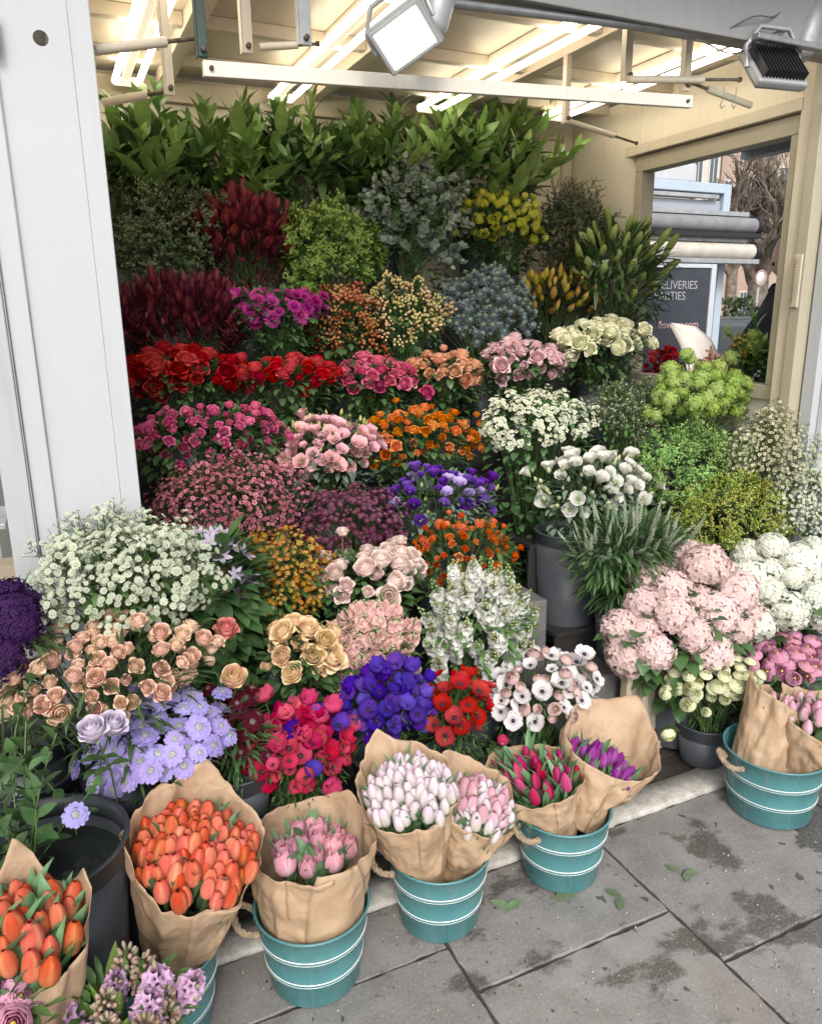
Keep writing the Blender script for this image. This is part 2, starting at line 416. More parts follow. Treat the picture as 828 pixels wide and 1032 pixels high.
# sprigs
def branchlets(mb, L, n, spread, mi=1, z0=.3, r=.0013):
    tips = []; mb.tube([(0, 0, 0), (0, 0, L * .5), (U(-.1, .1) * L, U(-.1, .1) * L, L)], [r * 1.4, r, r * .6], 4, mi)
    for k in range(n):
        t = z0 + (1 - z0) * k / n; a = k * 2.4 + U(-.3, .3)
        b = V((0, 0, L * t)); e = b + V((math.cos(a), math.sin(a), U(.5, 1.1))) * spread * U(.7, 1.15) * (1.15 - t * .6)
        mb.tube([b, (b + e) / 2 + V((0, 0, -.004)), e], [r * .8, r * .6, r * .5], 3, mi); tips.append((e, (e - b).normalized()))
    tips.append((V((0, 0, L * 1.02)), V((0, 0, 1)))); return tips
def sprig_of(mb, fn, L, n, spread, z0=.3, face=.6):
    for e, d in branchlets(mb, L, n, spread, 1, z0):
        T0 = mb.T; mb.T = T0 @ Matrix.Translation(e) @ aim(d + V((0, 0, face)), U(0, 6)); fn(mb); mb.T = T0
def s_leafy(mb, L=.2, n=14, ll=.06, lw=.025, ang=.9, bend=.4, mi=0, curve=.15, smi=1, sr=.002, pair=True, blunt=.8, fold=.25, nu=4):
    pts = []; ph = U(0, 6)
    for i in range(6):
        t = i / 5; pts.append(V((math.cos(ph) * curve * L * t * t, math.sin(ph) * curve * L * t * t, L * t)))
    mb.tube(pts, [sr * (1.2 - .6 * i / 5) for i in range(6)], 4, smi)
    for k in range(n):
        t = .12 + .88 * (k + .5) / n; i = min(4, int(t * 5)); p = pts[i].lerp(pts[i + 1], t * 5 - i)
        a = (k // 2) * 1.4 + (k % 2) * PI if pair else k * 2.4
        a += U(-.3, .3); e = ang * (1.15 - .7 * t)
        d = V((math.cos(a) * math.sin(e), math.sin(a) * math.sin(e), math.cos(e)))
        s_ = U(.75, 1.15) * (1 - .35 * max(0, t - .7) / .3)
        mb.leaf(p, d, V((0, 0, 1)), ll * s_, lw * s_, bend * U(.3, 1.5), mi, nu, fold, blunt)
def s_bushy(mb, L=.14, nb=7, nl=9, ll=.012, lw=.007, mi=0, spread=.05, tipmi=None):
    for e, d in branchlets(mb, L, nb, spread, 1, .15, .0011):
        b = e - d * .045
        for k in range(nl):
            t = (k + .5) / nl; a = k * 2.4; p = b.lerp(e, t)
            q = V((math.cos(a), math.sin(a), .7)); mb.leaf(p, q, (0, 0, 1), ll * U(.7, 1.2), lw, .2, (tipmi if tipmi is not None and t > .6 else mi), 2)
def s_plume(mb, L=.13):
    for e, d in branchlets(mb, L, 9, .045, 1, .25, .001):
        b = e - d * .04
        for k in range(12):
            p = b.lerp(e, k / 11) + V((U(-1, 1), U(-1, 1), U(-1, 1))) * .005
            mb.ball(p, U(.0022, .0038), 0, 4, 3)
        mb.leaf(b, d + V((U(-.5, .5), U(-.5, .5), 0)), (0, 0, 1), .03, .007, .3, 1, 2)

# kinds: key -> (part name, builder, petal material factory, centre material, nominal radius, bases at head?)
def pm(key, *a, **k): return petal_mat(key, *a, **k)
YC = lambda: plain('pollen_yellow', (.55, .42, .08), .7)
BLK = lambda: plain('anemone_centre', (.012, .01, .02), .6)
GC = lambda: plain('green_centre', (.28, .38, .10), .6)
K = {}
def kind(key, part, fn, mat, cen, rad, sprig=0., green=None, nvar=6): K[key] = [part, fn, mat, cen, rad, sprig, green or STEM, nvar, []]
kind('red_rose', 'rose', lambda b: f_rose(b, .032 * U(.88, 1.08), U(.05, 1.15)), pm('red_petal', (.30, .002, .004), (.50, .006, .008), hv=.004, vv=.4), YC(), .036)
kind('coral_rose', 'rose', lambda b: f_rose(b, .025 * U(.88, 1.08), U(.05, 1.15)), pm('coral_petal', (.45, .006, .014), (.62, .015, .035), hv=.006), YC(), .028)
kind('hot_rose', 'rose', lambda b: f_rose(b, .026 * U(.88, 1.08), U(.05, 1.15)), pm('hotpink_petal', (.48, .02, .09), (.78, .13, .27), hv=.012), YC(), .028)
kind('peach_rose', 'rose', lambda b: f_rose(b, .028 * U(.88, 1.08), U(.05, 1.15)), pm('peach_petal', (.84, .34, .16), (.90, .50, .32), hv=.012, vv=.14), YC(), .03)
kind('pale_rose', 'rose', lambda b: f_rose(b, .029 * U(.88, 1.08), U(.05, 1.15)), pm('palepink_petal', (.82, .42, .46), (.90, .64, .67), hv=.012, vv=.14), YC(), .032)
kind('cream_rose', 'rose', lambda b: f_rose(b, .031 * U(.88, 1.08), U(.05, 1.15)), pm('cream_petal', (.88, .85, .46), (.92, .91, .68), hv=.01, vv=.12), YC(), .034)
kind('blush_rose', 'rose', lambda b: f_rose(b, .029 * U(.88, 1.08), U(.05, 1.15)), pm('blush_petal', (.95, .70, .60), (.95, .78, .72), hv=.012, vv=.08), YC(), .033)
kind('garden_rose', 'rose', lambda b: f_rose(b, .034 * U(.88, 1.08), U(.05, 1.15), .9), pm('apricot_petal', (.95, .88, .46), (.95, .72, .42), edge=(.92, .50, .38), hv=.012, vv=.08), YC(), .04)
kind('red_tip_rose', 'rose', lambda b: f_rose(b, .032 * U(.88, 1.08), U(.05, 1.15)), pm('redtip_petal', (.82, .62, .42), (.80, .30, .24), edge=(.78, .16, .14), hv=.01, vv=.1), YC(), .036)
kind('lilac_rose', 'rose', lambda b: f_rose(b, .03 * U(.88, 1.08), U(.05, 1.15)), pm('mauve_petal', (.72, .62, .76), (.80, .72, .84), hv=.01, vv=.1), YC(), .036)
kind('peach_spray', 'rose', lambda b: f_rose(b, .0175 * U(.88, 1.08), U(.05, 1.15)), pm('peachspray_petal', (.95, .82, .54), (.94, .68, .52), edge=(.91, .50, .41), hv=.015, vv=.1), YC(), .02)
kind('pink_spray', 'rose', lambda b: f_rose(b, .0165 * U(.88, 1.08), U(.05, 1.15)), pm('pinkspray_petal', (.62, .04, .19), (.84, .18, .38), hv=.010), YC(), .02)
kind('orange_spray', 'rose', lambda b: f_rose(b, .017 * U(.88, 1.08), U(.05, 1.15)), pm('orange_petal', (.72, .13, .02), (.88, .30, .045), hv=.012), YC(), .021)
kind('orange_cluster', 'blossom', lambda b: f_rose(b, .0115 * U(.88, 1.08), U(.05, 1.15)), pm('orange2_petal', (.62, .08, .015), (.86, .20, .03), hv=.015), YC(), .015)
kind('mum', 'chrysanthemum', lambda b: f_mum(b, .034), pm('magenta_petal', (.42, .02, .22), (.66, .08, .42), hv=.012, vv=.2), pm('magenta_mid', (.25, .01, .12), (.4, .02, .2)), .036)
kind('pink_lisi', 'lisianthus', lambda b: f_lisi(b, .025, .6), pm('lisipink_petal', (.80, .34, .38), (.90, .54, .58), hv=.02, vv=.15), GC(), .028)
kind('white_lisi', 'lisianthus', lambda b: f_lisi(b, .026, .5), pm('white_petal', (.72, .76, .5), (.84, .84, .78), hv=.01, vv=.1), GC(), .028)
kind('white_bud', 'bud', lambda b: f_bud(b, .008, .032), pm('greenbud_petal', (.52, .62, .25), (.78, .8, .55), hv=.01, vv=.15), GC(), .012, .02, MIDG)
kind('lime_bud', 'bud', lambda b: f_bud(b, .007, .032), pm('limebud_petal', (.42, .52, .12), (.72, .72, .28), hv=.015), GC(), .012, .02, MIDG)
kind('violet_lisi', 'lisianthus', lambda b: f_lisi(b, .023, .3), pm('violet_petal', (.06, .012, .26), (.17, .05, .46), hv=.012), GC(), .025)
kind('lilac_lisi', 'lisianthus', lambda b: f_lisi(b, .023, .6), pm('lilac_petal', (.42, .3, .66), (.56, .45, .80), hv=.012), GC(), .025)
kind('scab', 'scabious', lambda b: f_scab(b, .027), pm('scab_petal', (.34, .25, .72), (.54, .46, .88), hv=.012, vv=.2), pm('scab_mid', (.48, .52, .40), (.6, .62, .6)), .033)
kind('dark_scab', 'scabious', lambda b: f_scab(b, .022), pm('darkscab_petal', (.025, .002, .006), (.10, .006, .02), hv=.01), pm('darkscab_mid', (.08, .03, .04), (.3, .2, .22)), .023)
kind('pink_anem', 'anemone', lambda b: f_anemone(b, .031, U(.7, 1.5)), pm('pinkanem_petal', (.55, .012, .07), (.72, .045, .15), hv=.012), BLK(), .033)
kind('violet_anem', 'anemone', lambda b: f_anemone(b, .031, U(.7, 1.5)), pm('violetanem_petal', (.08, .02, .34), (.13, .04, .52), hv=.015), BLK(), .032)
kind('red_anem', 'anemone', lambda b: f_anemone(b, .032, U(.4, 1.1)), pm('redanem_petal', (.42, .005, .008), (.56, .010, .012), hv=.004), BLK(), .032)
kind('white_anem', 'anemone', lambda b: f_anemone(b, .033, U(.15, .7)), pm('whiteanem_petal', (.78, .70, .72), (.92, .89, .88), hv=.01, vv=.1), BLK(), .034)
kind('blush_ran', 'ranunculus', lambda b: f_ranunc(b, .02), pm('blushran_petal', (.74, .36, .36), (.84, .62, .58), hv=.015), GC(), .022)
kind('cream_ran', 'ranunculus', lambda b: f_ranunc(b, .025), pm('creamran_petal', (.82, .86, .44), (.91, .92, .64), hv=.01, vv=.12), GC(), .026)
kind('pink_ran', 'peony', lambda b: f_ranunc(b, .03), pm('pinkran_petal', (.74, .2, .38), (.84, .42, .58), hv=.02, vv=.2), YC(), .03)
kind('orange_tulip', 'tulip', lambda b: f_tulip(b, .0156, U(0, .12)), pm('orangetulip_petal', (.84, .34, .20), (.80, .15, .075), edge=(.90, .36, .17), hv=.009, vv=.2, rough=.4), YC(), .019)
kind('pink_tulip', 'tulip', lambda b: f_dtulip(b, .019), pm('pinktulip_petal', (.88, .60, .62), (.88, .40, .52), edge=(.93, .70, .75), hv=.015, rough=.45), YC(), .02)
kind('white_tulip', 'tulip', lambda b: f_tulip(b, .0142, U(0, .08)), pm('whitetulip_petal', (.58, .68, .40), (.89, .72, .80), edge=(.88, .88, .84), hv=.015, vv=.1, rough=.45), YC(), .018)
kind('rosy_tulip', 'tulip', lambda b: f_tulip(b, .0150, U(0, .12)), pm('rosytulip_petal', (.84, .70, .66), (.82, .44, .54), edge=(.84, .76, .77), hv=.02, vv=.12, rough=.45), YC(), .018)
kind('crimson_tulip', 'tulip', lambda b: f_tulip(b, .0145, 0.), pm('crimson_petal', (.46, .03, .12), (.58, .03, .14), edge=(.70, .12, .24), hv=.02, rough=.45), YC(), .017)
kind('purple_tulip', 'tulip', lambda b: f_tulip(b, .0145, 0.), pm('purpletulip_petal', (.28, .03, .26), (.38, .045, .36), edge=(.50, .12, .46), hv=.02, rough=.45), YC(), .016)
kind('pink_hyd', 'hydrangea_head', lambda b: f_hydrangea(b, .074), pm('pinkhyd_petal', (.88, .68, .62), (.91, .72, .70), hv=.012, vv=.1), GC(), .07, 0, MIDG, 3)
kind('white_hyd', 'hydrangea_head', lambda b: f_hydrangea(b, .075), pm('whitehyd_petal', (.84, .88, .72), (.91, .92, .84), hv=.01, vv=.08), GC(), .075, 0, MIDG, 3)
kind('blue_hyd', 'hydrangea_head', lambda b: f_hydrangea(b, .07), pm('bluehyd_petal', (.3, .38, .6), (.42, .5, .74), hv=.01, vv=.08), GC(), .07, 0, MIDG, 2)
kind('lime_vib', 'flower_ball', lambda b: f_vib(b, .036), pm('limevib_petal', (.30, .44, .08), (.46, .60, .17), hv=.012, vv=.15), GC(), .036)
kind('purple_pom', 'flower_dome', lambda b: f_pom(b, .062), pm('purplepom_petal', (.022, .005, .045), (.065, .018, .115), hv=.01), GC(), .06, 0, GREEN, 3)
kind('white_stock', 'stock_spike', lambda b: f_stock(b, .15, .026, .38), pm('whitestock_petal', (.82, .83, .72), (.87, .87, .84), hv=.005, vv=.06), pm('stockbud', (.36, .46, .14), (.62, .68, .34)), .026, .10, MIDG)
kind('pink_stock', 'stock_spike', lambda b: f_stock(b, .10, .026, .2), pm('pinkstock_petal', (.86, .52, .47), (.90, .62, .58), hv=.015, vv=.12), pm('stockbud', (.36, .46, .14), (.62, .68, .34)), .026, .08, MIDG)
kind('pink_hyac', 'hyacinth_spike', lambda b: f_hyacinth(b, .085, .034, .1), pm('hyac_petal', (.62, .34, .62), (.78, .52, .74), hv=.015), pm('hyacbud', (.3, .36, .14), (.5, .42, .3)), .025, .05, MIDG)
kind('bud_hyac', 'hyacinth_spike', lambda b: f_hyacinth(b, .075, .03, .98), pm('hyacbud2_petal', (.42, .28, .2), (.62, .44, .34), hv=.02), pm('hyacbud', (.3, .36, .14), (.5, .42, .3)), .022, .04, MIDG)
kind('astr', 'flower_sprig', lambda b: sprig_of(b, lambda q: f_astrantia(q, U(.0085, .0115)), .07, 6, .030, .5, 1.2), pm('astr_petal', (.52, .62, .38), (.80, .85, .68), hv=.01, vv=.15), pm('astr_mid', (.62, .64, .46), (.78, .78, .66)), .03, .05, MIDG)
kind('purple_astr', 'flower_sprig', lambda b: sprig_of(b, lambda q: f_astrantia(q, U(.010, .013)), .06, 5, .030, .5, .8), pm('pastr_petal', (.10, .015, .05), (.20, .04, .10), hv=.015), pm('pastr_mid', (.26, .10, .15), (.42, .22, .28)), .03, .05, BROWNG)
kind('pink_wax', 'flower_sprig', lambda b: sprig_of(b, lambda q: f_small(q, U(.006, .0085)), .13, 11, .04, .3), pm('wax_petal', (.40, .06, .12), (.66, .25, .31), hv=.02, vv=.35), pm('wax_mid', (.25, .02, .06), (.3, .03, .08)), .04, .10, BROWNG)
kind('cream_wax', 'flower_sprig', lambda b: sprig_of(b, lambda q: f_small(q, U(.006, .008)), .13, 12, .04, .2), pm('cwax_petal', (.52, .50, .28), (.74, .72, .50), hv=.02, vv=.3), pm('cwax_mid', (.25, .09, .05), (.3, .1, .06)), .04, .10, MIDG)
kind('white_lace', 'flower_sprig', lambda b: sprig_of(b, lambda q: f_small(q, U(.0055, .0075)), .11, 13, .035, .2), pm('lace_petal', (.62, .68, .42), (.78, .8, .66), hv=.01, vv=.2), GC(), .035, .08, MIDG)
kind('white_filler', 'flower_sprig', lambda b: sprig_of(b, lambda q: f_small(q, U(.008, .0115)), .06, 9, .028, .45, 1.), pm('filler_petal', (.66, .70, .46), (.83, .84, .70), hv=.01, vv=.1), GC(), .03, .04, MIDG)
kind('green_wax', 'foliage_sprig', lambda b: (s_bushy(b, .12, 8, 7, .012, .007, 1, .045), sprig_of(b, lambda q: f_small(q, .0045), .12, 7, .045, .3)), pm('gwax_petal', (.30, .36, .16), (.52, .55, .34), hv=.01), GC(), .04, .09, OLIVEG)
kind('star', 'clematis_star', lambda b: f_star(b, .026), pm('star_petal', (.60, .48, .72), (.76, .68, .84), hv=.02, vv=.15), YC(), .028)
kind('alstro', 'flower_sprig', lambda b: sprig_of(b, lambda q: f_small(q, U(.008, .012), 6, 'point', .5), .07, 6, .03, .4), pm('alstro_petal', (.30, .36, .06), (.74, .20, .025), hv=.02, vv=.3), GC(), .03, .05, MIDG)
kind('red_leuca', 'leucadendron_stem', lambda b: f_leuca(b, .075, .017, .5), leaf_mat('leuca_red', (.16, .014, .022), (.30, .05, .04), .5), GC(), .02, .04, DKWINE)
kind('dark_leuca', 'leucadendron_stem', lambda b: f_leuca(b, .07, .016, .3), leaf_mat('leuca_dark', (.09, .008, .018), (.19, .022, .04), .5), GC(), .02, .04, DKWINE)
kind('yellow_protea', 'protea_head', lambda b: f_leuca(b, .05, .018, .9), pm('protea_petal', (.42, .48, .06), (.68, .66, .10), hv=.012, vv=.2), GC(), .02, .02, MIDG)
kind('orange_leuca', 'leucadendron_stem', lambda b: f_leuca(b, .065, .015, .1), pm('leuca_orange', (.44, .52, .08), (.66, .44, .09), hv=.03, vv=.25), GC(), .018, .04, BROWNG)
kind('thistle', 'thistle_sprig', lambda b: sprig_of(b, lambda q: f_thistle(q, U(.011, .014)), .06, 3, .035, .4), leaf_mat('thistle_blue', (.09, .12, .17), (.17, .21, .27), .6), plain('thistle_green', (.3, .4, .22), .7), .03, .04, BLUEG)
kind('hyper_red', 'berry_sprig', lambda b: sprig_of(b, lambda q: q.ball((0, 0, 0), .0065, 0, 6, 5, 1.2), .07, 8, .028, .4), pm('berry_red', (.30, .05, .03), (.42, .16, .06), hv=.03, vv=.3, rough=.35, trans=0), GC(), .03, .05, BROWNG)
kind('hyper_cream', 'berry_sprig', lambda b: sprig_of(b, lambda q: q.ball((0, 0, 0), .0065, 0, 6, 5, 1.2), .07, 8, .028, .4), pm('berry_cream', (.52, .30, .14), (.62, .52, .24), hv=.04, vv=.3, rough=.35, trans=0), GC(), .03, .05, MIDG)
kind('lily', 'lily_bud', lambda b: f_lily(b, U(.10, .125), .018), pm('lily_petal', (.30, .42, .10), (.44, .52, .17), hv=.01, vv=.15, rough=.4), pm('lily_petal2', (.38, .48, .16), (.56, .62, .30)), .02, .05, MIDG)
kind('open_lily', 'lily_flower', lambda b: f_star(b, .045), pm('openlily_petal', (.7, .72, .5), (.85, .84, .8)), YC(), .04)
kind('veronica', 'veronica_spike', lambda b: f_veronica(b, U(.11, .14), .0105), pm('veron_petal', (.70, .78, .62), (.86, .89, .82), hv=.01, vv=.1), pm('veron_mid', (.34, .42, .26), (.44, .52, .34)), .01, .05, GREEN)
kind('solidago', 'flower_sprig', lambda b: s_plume(b, .13), pm('solidago_petal', (.46, .56, .09), (.62, .68, .16), hv=.015, vv=.25), GC(), .04, .10, MIDG)
kind('ruscus', 'leafy_branch', lambda b: s_leafy(b, U(.28, .40), 14, .13, .052, .85, .5, 0), BRANCH, GC(), .07, .24, STEM, 5)
kind('laurel', 'leafy_branch', lambda b: s_leafy(b, U(.30, .42), 13, .13, .052, .8, .35, 0, .3, 1, .003), leaf_mat('laurel_leaf', (.14, .24, .06), (.22, .34, .09), .3), GC(), .08, .22, WOODY, 5)
kind('ruscus_dark', 'leafy_branch', lambda b: s_leafy(b, U(.26, .36), 15, .12, .044, .9, .6, 0), leaf_mat('branch_dark_leaf', (.07, .15, .04), (.12, .21, .06), .35), GC(), .07, .22, STEM, 5)
kind('pointed', 'leafy_branch', lambda b: s_leafy(b, U(.2, .28), 13, .12, .022, .55, .7, 0), leaf_mat('pointed_leaf', (.08, .15, .03), (.15, .22, .05), .4), GC(), .07, .2, STEM, 4)
kind('lime_bush', 'foliage_sprig', lambda b: s_bushy(b, .13, 10, 10, .019, .009, 0, .045), LIMEG, GC(), .05, .11, MIDG)
kind('myrtle', 'foliage_sprig', lambda b: s_bushy(b, .16, 10, 9, .014, .008, 0, .055), OLIVEG, GC(), .05, .13, WOODY)
kind('dark_bush', 'foliage_sprig', lambda b: s_bushy(b, .17, 11, 9, .013, .007, 0, .055), leaf_mat('darkbush_leaf', (.035, .05, .025), (.09, .10, .05), .5), GC(), .05, .14, WOODY)
kind('buplerum', 'foliage_sprig', lambda b: s_bushy(b, .15, 11, 8, .012, .006, 0, .04), leaf_mat('bupl_leaf', (.17, .32, .08), (.28, .46, .13), .5), GC(), .05, .12, MIDG)
kind('euca', 'eucalyptus_sprig', lambda b: s_leafy(b, U(.16, .22), 18, .036, .034, 1.2, .2, 0, .3, 1, .002, True, .65, .1, 4), leaf_mat('euca_leaf', (.17, .23, .18), (.28, .34, .28), .65), GC(), .04, .15, WOODY, 5)
def bloom_mesh(key):
    k = K[key]
    if len(k[8]) < k[7]:
        mb = MB(); k[1](mb); k[8].append(mb.mesh(k[0], [k[2], k[6], k[3]])); return k[8][-1]
    return random.choice(k[8])

# ------------------------------------------------------------------ buckets
BGREY = plain('grey_plastic', (.075, .082, .095), .45, var=.15, scale=5, bmp=.05)
BDARK = plain('dark_zinc', (.045, .05, .058), .42, .25, var=.2, scale=9)
BGREEN = plain('green_plastic', (.01, .06, .04), .4)
def lathe(mb, prof, seg=28, mi=0, c=(0, 0)):
    mb.grid([[(c[0] + r * math.cos(2 * PI * j / seg), c[1] + r * math.sin(2 * PI * j / seg), z) for j in range(seg)] for r, z in prof], mi, None, True)
BM = {}
def bucket(loc, h, label, mat=None, r=.095, seg=26, group='flower buckets standing on the display'):
    mat = mat or BGREY; key = (round(h, 2), mat.name, r)
    e = empty('bucket', loc, label, 'bucket', group)
    if key not in BM:
        h = round(h, 2); rb = r * .8; t = .003
        mb = MB(); lathe(mb, [(.001, 0), (rb, 0), (rb + .002, .004), (r, h - .05), (r - t, h - .05), (rb - t, .006), (.001, .006)], seg)
        q = MB(); lathe(q, [(r - .001, h - .049), (r + .003, h - .046), (r + .004, h - .006), (r + .009, h - .003), (r + .008, h), (r - .003, h), (r - .004, h - .045), (r - .001, h - .049)], seg)
        w = MB(); lathe(w, [(.001, h - .075), (r - .008, h - .075)], seg)
        BM[key] = (mb.mesh('bucket_wall', [mat]), q.mesh('rim', [mat]), w.mesh('water', [MATS.get('water') or plain('water', (.02, .025, .02), .06)]))
    for n, me in zip(('bucket_wall', 'rim', 'water'), BM[key]): put(n, me, e)
    return e

# ------------------------------------------------------------------ bunches
STY = {'rose': (.05, .03, GREEN), 'thin': (.07, .011, GREEN), 'mid': (.055, .018, MIDG), 'long': (.10, .014, GREEN), 'big': (.10, .06, GREEN), 'lisi': (.05, .02, BLUEG), 'brown': (.04, .008, BROWNG),
       'fern': (.03, .005, MIDG), 'wine': (.06, .012, DKWINE), 'lily': (.13, .022, GREEN), 'grey': (.05, .01, BLUEG), 'branch': (.12, .042, BRANCH), 'darkbranch': (.11, .036, GREEN)}
bunches = []
def bunch(name, label, cat, px, py, w, h, Y, kinds, n, style='rose', nl=130, base=None, bh=None, bmat=None, group=None, noB=False, blab=None, up=.6, scale=1.03, front=.35, lo=-.3, spread=.9):
    if group: w, h, n = w * (1.15 if Y > 2.3 else 1.08), h * 1.12, int(n * 1.42)
    bunches.append(dict(locals()))
def stuff_bunch(b):
    C = at(b['px'], b['py'], b['Y']); C.x = min(C.x, 2.60) if 2.25 < b['Y'] and not b['noB'] and C.x < 2.8 else C.x; s = depth(C) / FPX
    rx, hh = b['w'] * s, b['h'] * s
    vd = (CAM - C).normalized(); el = math.asin(max(0, vd.z))
    ry = min(.14, max(.07, rx * .8))
    rz = math.sqrt(max(hh ** 2 - (ry * math.sin(el)) ** 2, (.45 * hh) ** 2)) / max(.5, math.cos(el))
    b['C'] = C; b['r'] = (rx, ry, rz)
    return C.z - rz * .75
SHELF = {}
def make_bunch(b, shelf):
    C = b['C']; rx, ry, rz = b['r']; bh = b['bh']
    low = C.z - rz * .75
    rim = low - (.13 if b['Y'] > 2.1 else .08)
    base = b['base'] if b['base'] is not None else shelf
    h = bh or max(.16, min(.38, rim - base)); rim = base + h
    loc = V((C.x, C.y + .01, base))
    if not b['noB']:
        bucket(loc, h, b['blab'] or ('grey bucket of ' + ' '.join(b['label'].replace(',', '').split()[:13])), b['bmat'])
    e = empty(b['name'], loc, b['label'], b['cat'], b['group'])
    kinds = b['kinds']; n = min(b['n'], 100 * len(kinds))
    tot = sum(k[1] for k in kinds); counts = {}
    # dome points: Fibonacci on an ellipsoid, upper and front side
    pts = []; M = int(n * 1.75) + 4; k = 0; off = U(0, 6)
    while len(pts) < n and k < M * 4:
        z = 1 - 2 * ((k % M) + .5) / M; a = k * 2.39996 + off; k += 1
        s_ = math.sqrt(1 - z * z); d = V((s_ * math.cos(a), s_ * math.sin(a), z))
        if z < b['lo'] - .35 * R() or (d.y > .45 and z < .55): continue
        if d.y * .75 - z * .65 > .35: continue
        pts.append(d)
    random.shuffle(pts); stems = []
    for d in pts:
        r = random.random() * tot
        for kk, w_ in kinds:
            r -= w_
            if r <= 0: break
        counts[kk] = counts.get(kk, 0) + 1
        if counts[kk] > 100: continue
        kd = K[kk]; j = U(.82, 1.05) * (1 + .34 * noise.noise(d * 1.8 + V((C.x * 9, C.z * 7, 0))))
        p = C + V((d.x * rx, d.y * ry, d.z * rz)) * j + V((U(-1, 1), U(-1, 1), U(-.6, 1))) * min(.016, rz * .2)
        nrm = V((d.x / max(rx, .05), d.y / max(ry, .05), d.z / max(rz, .05))).normalized()
        up = V((0, 0, 1))
        ax = (nrm * b['spread'] + up * b['up'] + (CAM - p).normalized() * b['front'] + V((U(-1, 1), U(-1, 1), U(-1, 1))) * .42).normalized()
        sc = (U(.84, 1.14) if R() > .2 else U(.58, .82)) * b['scale']
        p = p - ax * (kd[5] * sc + kd[4] * .45 * (kd[5] == 0))
        if R() < .14: p = p + nrm * U(.008, .03)
        M4 = Matrix.Translation(p - loc) @ aim(ax, U(0, 6.3)) @ Matrix.Diagonal((sc * U(.9, 1.1), sc * U(.9, 1.1), sc * U(.86, 1.14), 1))
        put(kd[0], bloom_mesh(kk), e, mat=M4)
        stems.append((p - loc, ax))
    ll, lw, lm = STY[b['style']]
    mb = MB(); hr = h
    for p, ax in stems[:60]:
        q = V((U(-.05, .05), U(-.05, .05), hr - .04))
        m1 = p - ax * min(.06, .4 * (p - q).length); m2 = q.lerp(m1, .5)
        mb.tube([q, m2, m1, p], [.002, .002, .0018, .0016], 4, 1)
    nl = int(b['nl'] * (1.8 if b['Y'] > 2.1 else 1.3))
    for i in range(nl):
        t = U(-.1, 1) ; a = U(0, 2 * PI)
        if math.sin(a) > .3: a = -a
        top = C - loc
        # frustum between bucket rim and dome
        q = .92 if R() < .6 else U(.4, .9)
        z = hr * (1 - t) + (top.z + rz * .25) * t
        tw = min(1, max(0, t) * 1.7) ** .7; p = V(((.085 * (1 - tw) + rx * tw) * math.cos(a) * q, (.08 * (1 - tw) + ry * tw) * math.sin(a) * q, z))
        d = V((math.cos(a), math.sin(a), U(-.3, .9))) + V((U(-1, 1), U(-1, 1), U(-1, 1))) * .5
        s_ = U(.6, 1.15); mb.leaf(p, d, (0, 0, 1), ll * s_, lw * s_, U(.2, 1.2), 0, 4 if lw > .012 else 3)
    # inner filling leaves right below the blooms
    for i in range(int(nl * .8)):
        z = U(-.3, .9); a = U(0, 2 * PI); s_ = math.sqrt(max(0, 1 - z * z)); q = U(.5, .93)
        p = C - loc + V((rx * s_ * math.cos(a) * q, ry * s_ * math.sin(a) * q, rz * z * q))
        d = V((s_ * math.cos(a), s_ * math.sin(a), z + .3)) + V((U(-1, 1), U(-1, 1), U(-1, 1))) * .4
        mb.leaf(p, d, (0, 0, 1), ll * U(.6, 1), lw * U(.6, 1), U(.1, .8), 0, 3)
    build(mb, 'foliage', [lm, STEM], e)

ROW = {'H': 3.6, 'G': 3.4, 'F': 3.2, 'E': 3.0, 'D': 2.78, 'C': 2.56, 'B': 2.36, 'A2': 2.14, 'A1': 1.95}
GB = 'bunches of cut greenery at the back of the stall'; GF = 'bunches of cut flowers set out in tiers'
r_ = ROW['H']
bunch('ruscus_bunch', 'leafy dark green branches at the far left of the top row beside the white panel', 'foliage', 148, 178, 46, 44, r_, [('ruscus_dark', 1), ('ruscus', .5)], 15, 'darkbranch', 110, group=GB, up=1.2, front=.1)
bunch('ruscus_bunch', 'upright green ruscus branches above the dark red leucadendron in the top row', 'foliage', 228, 172, 46, 42, r_, [('ruscus', 1), ('pointed', .5)], 15, 'branch', 100, group=GB, up=1.2, front=.1)
bunch('leafy_branch_bunch', 'pointed green branches above the bright lime foliage bunch in the top row', 'foliage', 305, 172, 48, 40, r_, [('pointed', .6), ('ruscus_dark', .7), ('laurel', .5)], 15, 'darkbranch', 110, group=GB, up=1.2, front=.1)
bunch('leafy_branch_bunch', 'dark broad leaved branches above the grey eucalyptus in the top row', 'foliage', 385, 170, 46, 38, r_, [('ruscus_dark', .8), ('laurel', .8)], 15, 'branch', 100, group=GB, up=1.2, front=.1)
bunch('laurel_bunch', 'glossy laurel branches with large oval leaves against the cream back wall', 'foliage', 482, 162, 62, 44, r_ - .05, [('laurel', 1)], 15, 'darkbranch', 110, group=GB, up=1.1, front=.1)
r_ = ROW['G']
bunch('myrtle_bunch', 'fine dull green myrtle bunch beside the white panel above the dark red leucadendron', 'foliage', 165, 245, 56, 50, r_, [('myrtle', 1)], 60, 'brown', 200, group=GB)
bunch('leucadendron_bunch', 'wine red leucadendron fan under the ruscus branches, between myrtle and lime foliage', 'flowers', 246, 238, 44, 36, r_, [('red_leuca', 1), ('dark_leuca', .5)], 70, 'wine', 260, group=GF, up=1.3)
bunch('lime_foliage_bunch', 'round bright lime green foliage bunch beside the eucalyptus', 'foliage', 332, 256, 46, 44, r_ - .05, [('lime_bush', 1)], 62, 'mid', 130, group=GB)
